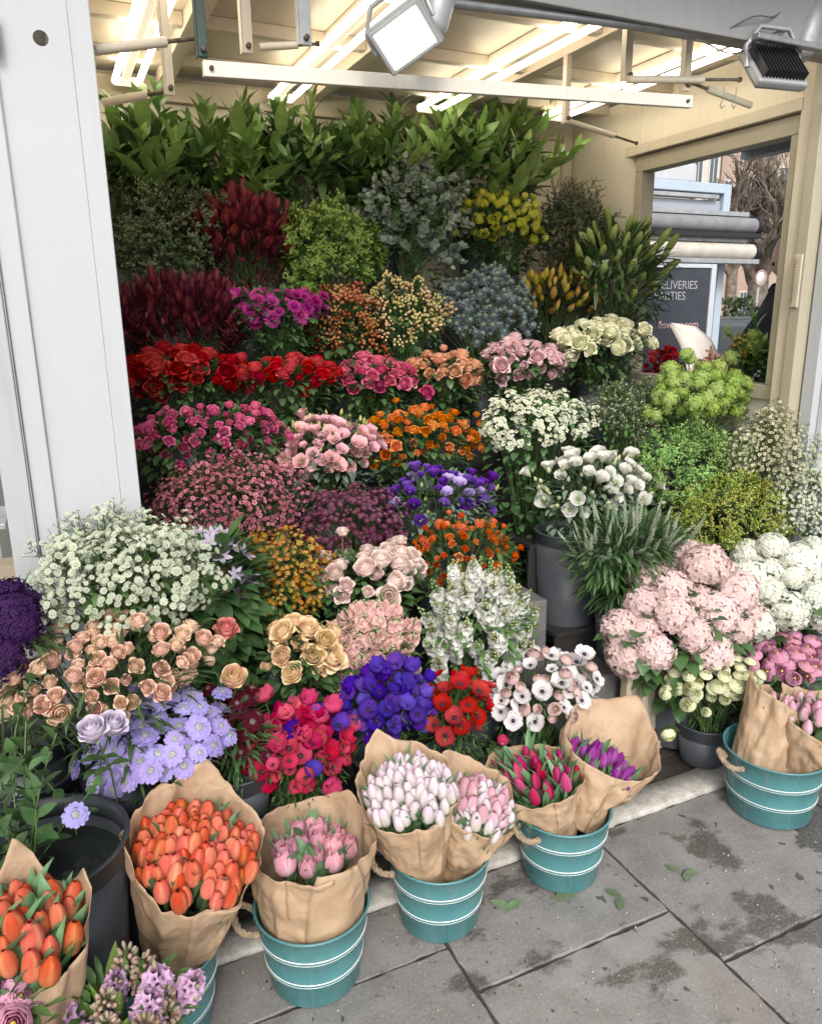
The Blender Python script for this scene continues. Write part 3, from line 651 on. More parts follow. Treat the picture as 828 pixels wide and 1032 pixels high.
bunch('eucalyptus_bunch', 'silvery grey green eucalyptus bunch with round leaves', 'foliage', 415, 228, 44, 54, r_, [('euca', 1)], 50, 'rose', 150, group=GB, spread=1.1, up=.3)
bunch('protea_bunch', 'yellow green protea heads under the laurel branches', 'flowers', 503, 230, 40, 24, r_, [('yellow_protea', 1)], 66, 'rose', 220, group=GF, up=.8)
bunch('dark_foliage_bunch', 'dark fine twiggy foliage bunch in front of the cream back wall', 'foliage', 575, 238, 36, 40, r_, [('dark_bush', 1)], 56, 'rose', 130, group=GB)
r_ = ROW['F']
bunch('leucadendron_bunch', 'dark maroon leucadendron massed beside the white panel above the red roses', 'flowers', 182, 318, 56, 34, r_, [('dark_leuca', 1)], 100, 'wine', 300, group=GF, up=1.4)
bunch('chrysanthemum_bunch', 'magenta chrysanthemum pompons in front of the wine red leucadendron', 'flowers', 280, 313, 44, 20, r_ - .03, [('mum', 1)], 38, 'rose', 160, group=GF)
bunch('hypericum_bunch', 'brownish red hypericum berries under the lime green foliage', 'flowers', 345, 333, 32, 32, r_, [('hyper_red', 1)], 50, 'rose', 140, group=GF)
bunch('hypericum_bunch', 'cream and tan hypericum berries under the eucalyptus', 'flowers', 404, 326, 38, 30, r_ - .02, [('hyper_cream', 1)], 50, 'rose', 140, group=GF)
bunch('thistle_bunch', 'blue grey eryngium thistles above the peach roses', 'flowers', 486, 318, 46, 34, r_, [('thistle', 1)], 56, 'grey', 120, group=GF)
bunch('leucadendron_bunch', 'yellow and orange leucadendron tips beside the thistles', 'flowers', 560, 302, 40, 22, r_ + .02, [('orange_leuca', 1)], 46, 'brown', 180, group=GF, up=1.2)
bunch('lily_bunch', 'tall green lily buds with long leaves beside the open window', 'flowers', 645, 275, 46, 42, r_ - .05, [('lily', 1)], 34, 'lily', 170, group=GF, up=.9, spread=1.1)
r_ = ROW['E']
bunch('rose_bunch', 'large deep red roses beside the white panel, leftmost in the rose tier', 'flowers', 186, 382, 50, 24, r_, [('red_rose', 1)], 34, 'rose', 120, group=GF)
bunch('rose_bunch', 'coral red roses between the deep red and the hot pink roses', 'flowers', 290, 380, 44, 13, r_ - .02, [('coral_rose', 1)], 32, 'rose', 160, group=GF)
bunch('rose_bunch', 'hot pink roses between the coral red and peach roses', 'flowers', 376, 382, 40, 15, r_, [('hot_rose', 1)], 30, 'rose', 150, group=GF)
bunch('rose_bunch', 'peach orange roses in front of the thistles', 'flowers', 450, 378, 32, 17, r_ - .02, [('peach_rose', 1)], 20, 'rose', 140, group=GF)
bunch('rose_bunch', 'pale pink roses between the peach and the cream roses', 'flowers', 526, 368, 42, 19, r_, [('pale_rose', 1)], 28, 'rose', 150, group=GF)
bunch('rose_bunch', 'cream yellow roses under the lily buds', 'flowers', 605, 346, 44, 15, r_ - .04, [('cream_rose', 1)], 27, 'rose', 170, group=GF)
r_ = ROW['D']
bunch('spray_rose_bunch', 'raspberry pink spray roses below the deep red roses', 'flowers', 210, 440, 68, 26, r_, [('pink_spray', 1)], 100, 'rose', 170, group=GF)
bunch('lisianthus_bunch', 'salmon pink lisianthus topped with yellow green buds', 'flowers', 330, 455, 50, 28, r_, [('pink_lisi', 1), ('lime_bud', .25)], 62, 'lisi', 150, group=GF)
bunch('bud_bunch', 'pale yellow green buds standing behind the salmon pink lisianthus', 'flowers', 325, 432, 46, 12, r_ + .08, [('lime_bud', 1)], 50, 'mid', 50, group=GF, up=1.4, noB=True)
bunch('spray_rose_bunch', 'orange spray roses between salmon lisianthus and the gap by the white flowers', 'flowers', 422, 445, 54, 30, r_, [('orange_spray', 1)], 66, 'rose', 170, group=GF)
bunch('white_filler_bunch', 'small white flower clusters under the pale pink roses', 'flowers', 543, 428, 52, 24, 2.66, [('white_filler', 1)], 66, 'rose', 460, group=GF)
bunch('wax_foliage_bunch', 'dull green budded sprigs between white clusters and lime flower balls', 'foliage', 640, 422, 54, 28, 2.62, [('green_wax', 1)], 60, 'mid', 120, group=GB)
bunch('flower_ball_bunch', 'lime green viburnum balls under the open window', 'flowers', 704, 402, 54, 28, 2.5, [('lime_vib', 1)], 44, 'mid', 120, group=GF)
r_ = ROW['C']
bunch('waxflower_bunch', 'dusky pink waxflower sprays under the raspberry spray roses', 'flowers', 228, 512, 60, 38, r_, [('pink_wax', 1)], 74, 'brown', 130, group=GF)
bunch('astrantia_bunch', 'dark plum astrantia below the salmon pink lisianthus', 'flowers', 350, 530, 44, 34, r_ - .04, [('purple_astr', 1)], 50, 'brown', 120, group=GF)
bunch('lisianthus_bunch', 'deep violet and lilac lisianthus below the orange spray roses', 'flowers', 442, 505, 54, 26, r_, [('violet_lisi', 1), ('lilac_lisi', .35), ('lime_bud', .35)], 42, 'lisi', 160, group=GF, up=.9)
bunch('lisianthus_bunch', 'white lisianthus with greenish buds above the white spiked veronica', 'flowers', 600, 494, 62, 34, 2.40, [('white_lisi', 1), ('white_bud', .9)], 84, 'lisi', 170, group=GF, base=.33)
bunch('bupleurum_bunch', 'fine mid green foliage bunch beside the white lisianthus', 'foliage', 692, 482, 54, 46, 2.36, [('buplerum', 1)], 68, 'fern', 120, group=GB)
bunch('waxflower_bunch', 'cream and brown waxflower sprays against the right door post', 'flowers', 775, 458, 44, 36, 2.22, [('cream_wax', 1)], 56, 'brown', 90, group=GF)
r_ = ROW['B']
bunch('green_filler_bunch', 'loose pale green sprays rising behind the greenish white astrantia beside the panel', 'flowers', 118, 562, 58, 34, 2.06, [('white_lace', 1)], 40, 'fern', 60, group=GF, bmat=BDARK)
bunch('astrantia_bunch', 'large mass of greenish white astrantia in front of the white left panel', 'flowers', 134, 588, 70, 50, 1.98, [('astr', 1)], 70, 'mid', 160, group=GF, bmat=BDARK)
bunch('clematis_bunch', 'pale lilac star shaped clematis next to greenish white astrantia', 'flowers', 215, 585, 38, 45, r_ - .12, [('star', 1)], 20, 'big', 110, group=GF, bmat=BDARK)
bunch('alstroemeria_bunch', 'small orange and yellow flowers under the dusky pink waxflower', 'flowers', 272, 585, 46, 38, r_ - .02, [('alstro', 1)], 60, 'mid', 170, group=GF, bmat=BGREEN, blab='dark green plastic bucket below the small orange and yellow flowers')
bunch('rose_bunch', 'blush pink roses below the plum astrantia', 'flowers', 370, 578, 46, 21, r_ - .04, [('blush_rose', 1)], 22, 'rose', 120, group=GF)
bunch('orange_flower_bunch', 'bright orange clustered blossoms above the white stock', 'flowers', 464, 560, 50, 32, r_, [('orange_cluster', 1)], 100, 'mid', 170, group=GF)
bunch('veronica_bunch', 'slender white veronica spikes over dark narrow leaves', 'flowers', 630, 548, 56, 24, 2.16, [('veronica', 1)], 40, 'long', 380, group=GF, up=.9, spread=1.1, base=.33, bh=.26)
bunch('goldenrod_bunch', 'yellow green goldenrod sprays above the white hydrangeas', 'flowers', 735, 528, 66, 38, 2.2, [('solidago', 1)], 86, 'fern', 160, group=GF)
bunch('lace_flower_bunch', 'pale cream lacy sprays at the right edge below the waxflower', 'flowers', 806, 510, 34, 40, 2.12, [('white_lace', 1)], 50, 'fern', 90, group=GF)
bunch('hydrangea_bunch', 'blue hydrangea head at the right edge behind the white hydrangeas', 'flowers', 835, 572, 22, 20, 2.0, [('blue_hyd', 1)], 4, 'big', 20, group=GF)
bunch('spray_rose_bunch', 'small peach spray roses in front of greenish white astrantia', 'flowers', 108, 680, 86, 44, 1.82, [('peach_spray', 1)], 96, 'thin', 120, group=GF, bmat=BDARK)
bunch('garden_rose_bunch', 'large apricot yellow garden roses beside the pink stock', 'flowers', 303, 662, 32, 32, 2.06, [('garden_rose', 1)], 13, 'rose', 130, group=GF)
bunch('stock_bunch', 'dusty pink stock between the apricot roses and white stock', 'flowers', 368, 655, 44, 36, 2.1, [('pink_stock', 1)], 40, 'mid', 140, group=GF)
bunch('stock_bunch', 'tall white stock spikes with green tips in the middle of the display', 'flowers', 482, 630, 54, 50, ROW['A2'], [('white_stock', 1)], 38, 'mid', 130, group=GF, up=.9, spread=.7)
bunch('hydrangea_bunch', 'pale pink hydrangea heads above the cream ranunculus', 'flowers', 688, 630, 72, 48, 1.98, [('pink_hyd', 1)], 16, 'big', 120, group=GF, spread=1.2)
bunch('hydrangea_bunch', 'creamy white hydrangea heads at the right above the pink peonies', 'flowers', 782, 600, 60, 42, 1.98, [('white_hyd', 1)], 14, 'big', 40, group=GF, spread=1.2)
bunch('purple_flower_bunch', 'deep purple domed flowers at the left edge beside the white post', 'flowers', 4, 642, 24, 34, 1.85, [('purple_pom', 1)], 8, 'long', 60, group=GF, spread=1.2, bmat=BDARK)
bunch('peony_bunch', 'bright pink rounded blooms between white hydrangeas and brown paper', 'flowers', 792, 665, 44, 18, 1.82, [('pink_ran', 1)], 28, 'mid', 60, group=GF)
bunch('scabious_bunch', 'lavender blue scabious beside the orange tulips', 'flowers', 160, 744, 66, 40, 1.80, [('scab', 1)], 100, 'thin', 40, group=GF, bmat=BDARK)
bunch('scabious_bunch', 'dark burgundy scabious between the lavender scabious and pink anemones', 'flowers', 236, 745, 28, 50, 1.86, [('dark_scab', 1)], 40, 'thin', 110, group=GF)
bunch('anemone_bunch', 'vivid pink anemones with a few violet ones among them', 'flowers', 300, 760, 48, 38, 1.85, [('pink_anem', 1), ('violet_anem', .16)], 52, 'fern', 200, group=GF)
bunch('anemone_bunch', 'violet blue anemones below the pink stock', 'flowers', 388, 712, 44, 34, 1.92, [('violet_anem', 1)], 46, 'fern', 160, group=GF)
bunch('anemone_bunch', 'scarlet anemones with black centres beside violet ones', 'flowers', 458, 715, 32, 32, 1.90, [('red_anem', 1)], 18, 'fern', 180, group=GF)
bunch('anemone_bunch', 'white anemones with dark centres and blush ranunculus', 'flowers', 543, 695, 56, 32, 1.95, [('white_anem', 1), ('blush_ran', .5)], 54, 'fern', 120, group=GF, bh=.2)
bunch('ranunculus_bunch', 'creamy yellow ranunculus in a grey bucket on the wet step', 'flowers', 716, 688, 42, 26, 1.84, [('cream_ran', 1)], 46, 'fern', 90, group=GF, base=.012, blab='dark grey plastic bucket on the wet step holding cream yellow ranunculus')

# rows share a shelf height
def rowkey(b):
    y = b['Y']
    for k, v in ROW.items():
        if abs(v - y) <= .1: return k
    return 'A1'
rows = {}
for b in bunches:
    low = stuff_bunch(b)
    k = rowkey(b) + ('R' if b['px'] > 530 else ('L' if b['px'] < 240 and b['Y'] < 2.1 else 'M'))
    b['row'] = k; rows.setdefault(k, []).append((low, b))
for k, lst in rows.items():
    s_ = sum(l for l, b in lst) / len(lst) - .13 - .26
    s_ = 0.02 if s_ < .14 else s_
    SHELF[k] = s_
for b in bunches: make_bunch(b, SHELF[b['row']])
print('shelves', {k: round(v, 2) for k, v in SHELF.items()})

# ------------------------------------------------------------------ display stand (stepped shelves)
DW = plain('dark_board', (.03, .028, .027), .6, var=.3, scale=4, bmp=.2, bscale=30)
XR = 2.75
stand = empty('display_stand', (1.1, 2.9, 0), 'dark stepped shelving that carries the tiers of flower buckets', 'shelving')
def sb(lo, hi, name='shelf', mat=DW):
    mb = MB(); c = V((1.1, 2.9, 0)); mb.box(V(lo) - c, V(hi) - c); build(mb, name, mat, stand, smooth=False, bevel=.003)
prev = None
order = ['B', 'C', 'D', 'E', 'F', 'G', 'H']
for i, k in enumerate(order):
    y = ROW[k]; z = SHELF.get(k + 'M', .3)
    y1 = (ROW[order[i + 1]] + y) / 2 - .01 if i < 6 else 3.78
    y0 = (ROW[order[i - 1]] + y) / 2 if i else 2.26
    xr = 1.60 if k in 'BC' else XR - .02
    sb((.24, y0, z - .02), (xr, y1, z)); sb((.24, y0 + .008, 0), (xr, y0 + .024, z - .021), 'riser')
    zr = SHELF.get(k + 'R')
    if k in 'BC' and zr:
        sb((1.66, y0, zr - .02), (XR - .02, y1, zr)); sb((1.66, y0 + .008, 0), (XR - .02, y0 + .024, zr - .021), 'riser')
# left crate platform carrying the raised buckets in front of the panel
for k in SHELF:
    if k.endswith('L') and SHELF[k] > .1:
        ys = [b['Y'] for b in bunches if b['row'] == k]; xs = [b['C'].x for b in bunches if b['row'] == k]
        e = empty('wooden_crate', ((min(xs) + max(xs)) / 2, sum(ys) / len(ys), 0), 'dark slatted crate raising the buckets at the left, %s' % {'A2L': 'under the astrantia', 'A1L': 'under the peach spray roses and scabious', 'BL': 'behind'}.get(k, 'low'), 'crate')
        mb = MB(); w_ = (max(xs) - min(xs)) / 2 + .12; zt = SHELF[k]
        mb.box((-w_, -.09, zt - .02), (w_, .09, zt - .001)); build(mb, 'crate_top', DW, e, smooth=False)
        for sx in (-1, 1):
            mb = MB(); mb.box((sx * w_ - .012, -.085, 0), (sx * w_ + .012, .085, zt - .021)); build(mb, 'crate_side', DW, e, smooth=False)

# ------------------------------------------------------------------ kraft paper wraps
def kraft():
    mt, nt, N, L, p = newmat('kraft_paper')
    tc = texcoord(nt)
    n = noisetex(nt, tc, 14, 4); f = noisetex(nt, texcoord(nt, (30, 30, 220)), 6, 3)
    c = mixcol(nt, (.42, .285, .175), (.52, .37, .245), maprange(nt, n, .3, .7))
    c = mixcol(nt, c, (.34, .21, .12), maprange(nt, f, .45, .75, 0, .5))
    L.new(c, p.inputs['Base Color']); p.inputs['Roughness'].default_value = .62
    v = N.new('ShaderNodeTexVoronoi'); v.inputs['Scale'].default_value = 17; v.feature = 'F2'; L.new(tc, v.inputs['Vector'])
    bump(nt, p, v.outputs['Distance'], .55, .014)
    tr = N.new('ShaderNodeBsdfTranslucent'); L.new(c, tr.inputs[0]); mx = N.new('ShaderNodeMixShader'); mx.inputs[0].default_value = .12
    L.new(p.outputs[0], mx.inputs[1]); L.new(tr.outputs[0], mx.inputs[2]); L.new(mx.outputs[0], N['Material Output'].inputs[0])
    return mt
KRAFT = kraft()
ROPE = plain('rope', (.36, .27, .18), .85, var=.25, scale=60, bmp=.5, bscale=200)
def teal():
    mt, nt, N, L, p = newmat('teal_enamel')
    n = noisetex(nt, texcoord(nt), 9, 5)
    L.new(mixcol(nt, (.055, .185, .20), (.08, .225, .235), maprange(nt, n, .35, .65)), p.inputs['Base Color'])
    L.new(maprange(nt, noisetex(nt, texcoord(nt), 30, 4), .3, .7, .22, .42), p.inputs['Roughness'])
    dr = noisetex(nt, texcoord(nt, (30, 30, 2.5)), 2.2, 4); sp_ = noisetex(nt, texcoord(nt), 55, 4, .7)
    c0 = p.inputs['Base Color'].links[0].from_socket
    c1 = mixcol(nt, c0, (.16, .22, .20), maprange(nt, dr, .54, .70, 0, .6)); c1 = mixcol(nt, c1, (.10, .09, .07), maprange(nt, sp_, .66, .74, 0, .6))
    L.new(c1, p.inputs['Base Color']); bump(nt, p, n, .12, .012); return mt
TEAL = teal()
WPAINT = plain('white_line_paint', (.78, .8, .78), .4)
def teal_bucket(x, y, label, rt=.128, rb=.1, h=.215, ang=(190, 10), tilt=0, hidein=False):
    e = empty('teal_bucket', (x, y, 0.006), label, 'bucket', 'teal buckets along the pavement')
    e.rotation_euler = (0, tilt, 0)
    def rr(z): return rb + (rt - rb) * z / h
    prof = [(.001, .004), (rb - .006, .004), (rb, 0), (rb + .002, .003)]
    def ridge(z):
        return [(rr(z - .006), z - .006), (rr(z) + .0022, z - .003), (rr(z) + .0022, z + .003), (rr(z + .006), z + .006)]
    for z in (.075, .15): prof += ridge(z)
    prof += [(rt, h - .004), (rt + .004, h - .002), (rt + .005, h + .001), (rt + .002, h + .004), (rt - .002, h + .002), (rt - .003, h - .004), (rr(.05) - .003, .05), (rb - .006, .012), (.001, .012)]
    mb = MB(); lathe(mb, prof, 44); build(mb, 'bucket_wall', TEAL, e)
    for z in (.075, .15):
        mb = MB()
        for dz in (-.0042, .0042): lathe(mb, [(rr(z + dz) + .0012, z + dz - .0014), (rr(z + dz) + .0032, z + dz), (rr(z + dz) + .0012, z + dz + .0014)], 44)
        build(mb, 'stripe', WPAINT, e)
    for a in ang:
        if a is None: continue
        a = math.radians(a); d = V((math.cos(a), math.sin(a), 0)); t = V((-d.y, d.x, 0)); r0 = rr(h - .03)
        pts = []
        for i in range(15):
            q = PI * i / 14
            pts.append(d * (r0 + .002 + .052 * math.sin(q) ** .8) + t * (.042 * math.cos(q)) + V((0, 0, h - .03 + .03 * math.sin(q) - .012 * math.sin(2 * q))))
        mb = MB()
        for s_ in range(3):
            tw = []
            for i, p in enumerate(pts):
                for u in (0, .5):
                    if i == 14 and u: continue
                    pp = p.lerp(pts[min(14, i + 1)], u); an = (i + u) * 1.5 + s_ * 2.09
                    tw.append(pp + d * .0045 * math.cos(an) + V((0, 0, .0045 * math.sin(an))))
            mb.tube(tw, .0058, 6, 0)
        for sg in (-1, 1): mb.ball(d * (r0 + .004) + t * .042 * sg + V((0, 0, h - .03)), .011, 0, 8, 6)
        build(mb, 'rope_handle', ROPE, e)
    return e
def wrap(name, label, base, top, R0, R1, kinds, n, back=.35, backaz=90, peaks=((60, .12), (120, .1)), lip=.0, zup=.0, lean=.5, fill=.82, leaves=30, seed=1, flap=None, sq=1., lf=(.11, .026), dome=.5, sc=1., hb=0.):
    """one bunch rolled in brown paper: base and top are world points of the cone's axis"""
    rs = random.getstate(); random.seed(seed)
    B = V(base); Tp = V(top); ax = (Tp - B); Ln = ax.length; ax.normalize()
    e = empty(name, B, label, 'wrapped flowers', 'bunches wrapped in brown paper')
    q = ax.to_track_quat('Z', 'Y').to_matrix()
    # frame so that u = world X, v = world Y
    u = (V((1, 0, 0)) - ax * ax.x).normalized(); v = ax.cross(u)
    NU, NV = 130, 28; rows = []
    a0 = math.radians(backaz) - PI * 1.12
    folds = [(U(0, 2 * PI), U(.15, .3), U(-1, 1)) for _ in range(7)]
    for j in range(NV + 1):
        t = j / NV; row = []
        for i in range(NU + 1):
            s_ = i / NU; a = a0 + s_ * 2 * PI * 1.12
            da = math.atan2(math.sin(a - math.radians(backaz)), math.cos(a - math.radians(backaz)))
            ext = .93 + back * (.5 + .5 * math.cos(da)) ** 1.3 + lip
            for pa, ph in peaks:
                dp = abs(math.atan2(math.sin(a - math.radians(pa)), math.cos(a - math.radians(pa))))
                ext += ph * max(0, 1 - dp / .5) ** 1.25
            ext += .014 * noise.noise(V((a * 5, seed, 0))) + .006 * noise.noise(V((a * 23, seed, 4)))
            tt = t * ext
            r = R0 + (R1 - R0) * (min(tt, 1) ** 1.4) + max(0, tt - 1) * R1 * lean
            wr = 0
            for fa, fw, fs in folds:
                dd = math.atan2(math.sin(a - fa), math.cos(a - fa)) / fw
                wr += fs * .006 * math.exp(-dd * dd * 3) * (.4 + t)
            wr += .005 * t * (noise.noise(V((math.cos(a) * 2.2, math.sin(a) * 2.2, t * 3 + seed))) * 2) + .0025 * noise.noise(V((math.cos(a) * 7, math.sin(a) * 7, t * 9 + seed)))
            wr += .011 * (abs(noise.noise(V((math.cos(a) * 2.6, math.sin(a) * 2.6, t * 3.2 + seed * 2)))) - .18) * (.4 + t) + .005 * abs(noise.noise(V((math.cos(a) * 6, math.sin(a) * 6, t * 7 + seed))))
            wr += .020 * (noise.voronoi(V((math.cos(a) * 2.3, math.sin(a) * 2.3, t * 3.5 + seed)))[0][0] - .35) * (.35 + .65 * t)
            wr += (.007 if s_ < .07 else 0) * t + (.004 * s_)
            r += wr
            pw = u * math.cos(a) * r + v * math.sin(a) * r * sq + ax * (tt * Ln); row.append((inside(pw + B) - B)[:])
        rows.append(row)
    mb = MB(); mb.grid(rows, 0)
    o = build(mb, 'wrapping_paper', KRAFT, e); sm = o.modifiers.new('thickness', 'SOLIDIFY'); sm.thickness = .0007
    if flap:                                   # a loose corner folded over the outside: azimuth, width, t0, t1
        fa, fw, t0, t1, out = flap; rows = []
        for j in range(13):
            t = t0 + (t1 - t0) * j / 12; row = []
            for i in range(13):
                s_ = -1 + 2 * i / 12; a = math.radians(fa + fw * s_ * (1 - .75 * (j / 12) ** 2 * (1 if s_ > 0 else .4)))
                r = R0 + (R1 - R0) * (min(t, 1) ** 1.4) + .010 + out * (j / 12) ** 2 + .004 * noise.noise(V((s_ * 3, t * 6, seed))) + .006 * (1 - abs(s_))
                pw = u * math.cos(a) * r + v * math.sin(a) * r * sq + ax * (t * Ln); row.append((inside(pw + B) - B)[:])
            rows.append(row)
        mb = MB(); mb.grid(rows, 0); o = build(mb, 'paper_flap', KRAFT, e); sm = o.modifiers.new('thickness', 'SOLIDIFY'); sm.thickness = .0012
    tot = sum(k[1] for k in kinds); M = n
    Rf = R1 * fill; mb = MB(); tl = Tp - B
    for k in range(n):
        rr = Rf * math.sqrt((k + .5) / n); a = k * 2.39996 + U(-.12, .12)
        x, y = rr * math.cos(a), rr * math.sin(a) * sq
        z = dome * Rf * (1 - (rr / Rf) ** 2) + U(-.012, .012) + hb
        p = tl + u * x + v * y + ax * (z - .02)
        rd = random.random() * tot
        for kk, w_ in kinds:
            rd -= w_
            if rd <= 0: break
        kd = K[kk]; d = (ax + (u * x + v * y) / max(R1, .01) * .22 + V((U(-1, 1), U(-1, 1), 0)) * .13 + V((0, .12, 0)))
        s2 = U(.88, 1.1) * sc
        put(kd[0], bloom_mesh(kk), e, mat=Matrix.Translation(p - d.normalized() * kd[4] * 1.2) @ aim(d, U(0, 6)) @ Matrix.Scale(s2, 4))
        pb = u * (x * .3) + v * (y * .3) + ax * .03
        mb.tube([pb, pb.lerp(p, .5), p - d.normalized() * kd[4] * 1.5], .003, 4, 1)
        for w2 in range(2):
            if R() < leaves / n / 2 or leaves > 2 * n:
                aa = U(0, 2 * PI); dd = (ax * 2.2 + u * math.cos(aa) + v * math.sin(aa)).normalized()
                L_ = lf[0] * U(.75, 1.15); st = p * 1.0 - (u * x + v * y) * .12 - ax * (L_ * (U(.2, .7) if leaves > 2 * n else U(.45, .85)))
                mb.leaf(st, dd, ax, L_, lf[1] * U(.7, 1.2), U(-.2, .6), 0, 5, .5)
    # outer ring of leaves just inside the paper, filling the cone
    for k in range(int(leaves * .8)):
        a = U(0, 2 * PI); rr = Rf * U(.5, .74); p = tl + u * rr * math.cos(a) + v * rr * math.sin(a) * sq - ax * lf[0] * U(.55, 1.0)
        mb.leaf(p, ax * 2.5 + u * math.cos(a) + v * math.sin(a), ax, lf[0] * U(.7, 1.1), lf[1], U(-.2, .5), 0, 5, .5)
    build(mb, 'leaves', [TULG if lf[1] < .04 else MIDG, STEM], e)
    random.setstate(rs); return e
TULW = leaf_mat('striped_tulip_leaf', (.16, .26, .14), (.42, .48, .36), .5)

G = 'teal buckets'
tb1 = teal_bucket(.055, 1.58, 'teal bucket with two white stripes holding the tall cone of orange tulips', ang=(205, None), h=.23, rt=.15, rb=.115)
tb2 = teal_bucket(.435, 1.565, 'teal bucket with rope handle holding the double pink tulips, second from the left', ang=(170, None), rt=.142, rb=.112)
tb3 = teal_bucket(.81, 1.60, 'teal bucket holding two cones of whitish pink tulips', ang=(165, None), rt=.138, rb=.108)
tb4 = teal_bucket(1.225, 1.605, 'teal bucket holding the crimson and the purple tulips', ang=(10, 190), rt=.14, rb=.11)
tb5 = teal_bucket(2.04, 1.545, 'teal bucket with a rope handle at the right edge holding blush tulips in tall paper', ang=(170, None), rt=.16, rb=.13, h=.225)
TB = [(.055, 1.58, .15, .115), (.435, 1.565, .142, .112), (.81, 1.60, .138, .108), (1.225, 1.605, .14, .11), (2.04, 1.545, .16, .13)]
def inside(p):
    """paper below a bucket's rim stays inside that bucket"""
    for x, y, rt, rb in TB:
        d = V((p.x - x, p.y - y, 0)); r = d.length
        if r < rt + .06 and p.z < .26 and p.z > .03:
            lim = rb + (rt - rb) * min(p.z, .215) / .215 - .008 + max(0, p.z - .222) * 1.4
            if r > lim: return V((x, y, p.z)) + d * (lim / r)
    return p
def W(label, base, tp, R0, R1, kinds, n, **k): return wrap('wrapped_tulips', label, base, at(*tp), R0, R1, kinds, n, **k)
W('large brown paper cone packed with bright orange tulips', (.095, 1.585, .10), (198, 860, 1.52), .065, .140, [('orange_tulip', 1)], 100, back=.26, backaz=100, peaks=((78, .14), (185, .14), (20, .05)), leaves=70, seed=3, fill=.93, dome=.5, sc=1.1)
W('brown paper bundle of double pink tulips with overlapping folds at the front', (.435, 1.575, .13), (314, 848, 1.60), .122, .146, [('pink_tulip', 1)], 15, back=.22, backaz=70, peaks=((35, .16), (165, .16), (95, -.04), (285, .08)), leaves=44, seed=5, fill=.66, dome=.3, flap=(285, 40, .1, 1.02, .004), sc=1.25, lean=.3, hb=-.02)
W('left cone of whitish pink tulips with variegated leaves', (.75, 1.60, .13), (412, 797, 1.58), .066, .122, [('white_tulip', 1)], 82, back=.26, backaz=95, peaks=((95, .12), (170, .08)), leaves=110, seed=8, fill=.95, lf=(.11, .018), sc=1.08)
W('right cone of white and rose flushed tulips', (.872, 1.59, .13), (480, 812, 1.57), .06, .108, [('white_tulip', .6), ('rosy_tulip', .7)], 60, back=.40, backaz=105, peaks=((110, .1), (20, .05)), leaves=90, seed=12, fill=.95, lf=(.11, .018), sc=1.1)
W('brown paper bundle of crimson tulips with many green leaves', (1.18, 1.61, .13), (538, 783, 1.64), .082, .135, [('crimson_tulip', 1)], 28, back=.22, backaz=100, peaks=((110, .1), (180, .08)), leaves=150, seed=15, fill=.92, lf=(.12, .024), dome=.4, sc=1.1)
W('brown paper bundle of purple tulips with a wide sheet standing up behind', (1.28, 1.61, .13), (606, 772, 1.64), .072, .128, [('purple_tulip', 1)], 38, back=1.15, backaz=50, peaks=((42, .26), (130, .05)), leaves=120, seed=18, fill=.9, lf=(.11, .02), lean=.3, dome=.4, sc=1.1)
W('tall plain paper cone with its pale tulips barely showing at the top right', (1.975, 1.57, .05), (785, 705, 1.60), .085, .10, [('rosy_tulip', 1)], 16, back=.16, backaz=140, peaks=((150, .1), (60, .08)), leaves=10, seed=21, fill=.7, hb=-.03, sc=1.1)
W('brown paper cone of blush tulips at the right edge of the picture', (2.11, 1.51, .06), (826, 725, 1.48), .075, .12, [('rosy_tulip', 1)], 32, back=.2, backaz=75, peaks=((110, .12), (30, .1), (250, -.1)), leaves=50, seed=22, fill=.85, flap=(250, 40, .1, .9, .004), sc=1.1)
W('smaller paper cone of orange tulips with grey green leaves at the left edge', (-.17, 1.37, .08), (18, 945, 1.33), .055, .112, [('orange_tulip', 1)], 32, back=.10, backaz=70, peaks=((88, .20), (15, .18), (200, .1)), leaves=70, seed=25, fill=.93, lf=(.12, .032), sc=1.2)
# hyacinths in the bottom-left corner
K['hyac_leaf'] = ['leaf', lambda b: b.leaf((0, 0, -.03), (0, 0, 1), (1, 0, 0), .12, .028, -.15, 1, 5, .5), TULG, TULG, .02, .06, leaf_mat('hyac_leaf', (.14, .28, .05), (.22, .36, .09), .4), 3, []]
bunch('hyacinth_bunch', 'lilac pink hyacinths in bud and flower in the bottom left corner', 'flowers', 118, 1012, 60, 26, 1.28, [('pink_hyac', 1), ('bud_hyac', .6), ('hyac_leaf', .9)], 34, 'mid', 50, base=.006, bmat=TEAL, up=1.2, blab='teal bucket under the hyacinths, mostly below the picture edge')
bunch('pink_petal_bunch', 'bright lilac pink blooms below the orange tulips at the bottom left corner', 'flowers', 8, 1010, 26, 24, 1.26, [('pink_ran', 1)], 10, 'mid', 30, base=.006, blab='dark grey plastic bucket under the bright lilac pink blooms in the corner')
K['pink_ran'][8].clear()
for b in bunches[-2:]: stuff_bunch(b); make_bunch(b, .006)
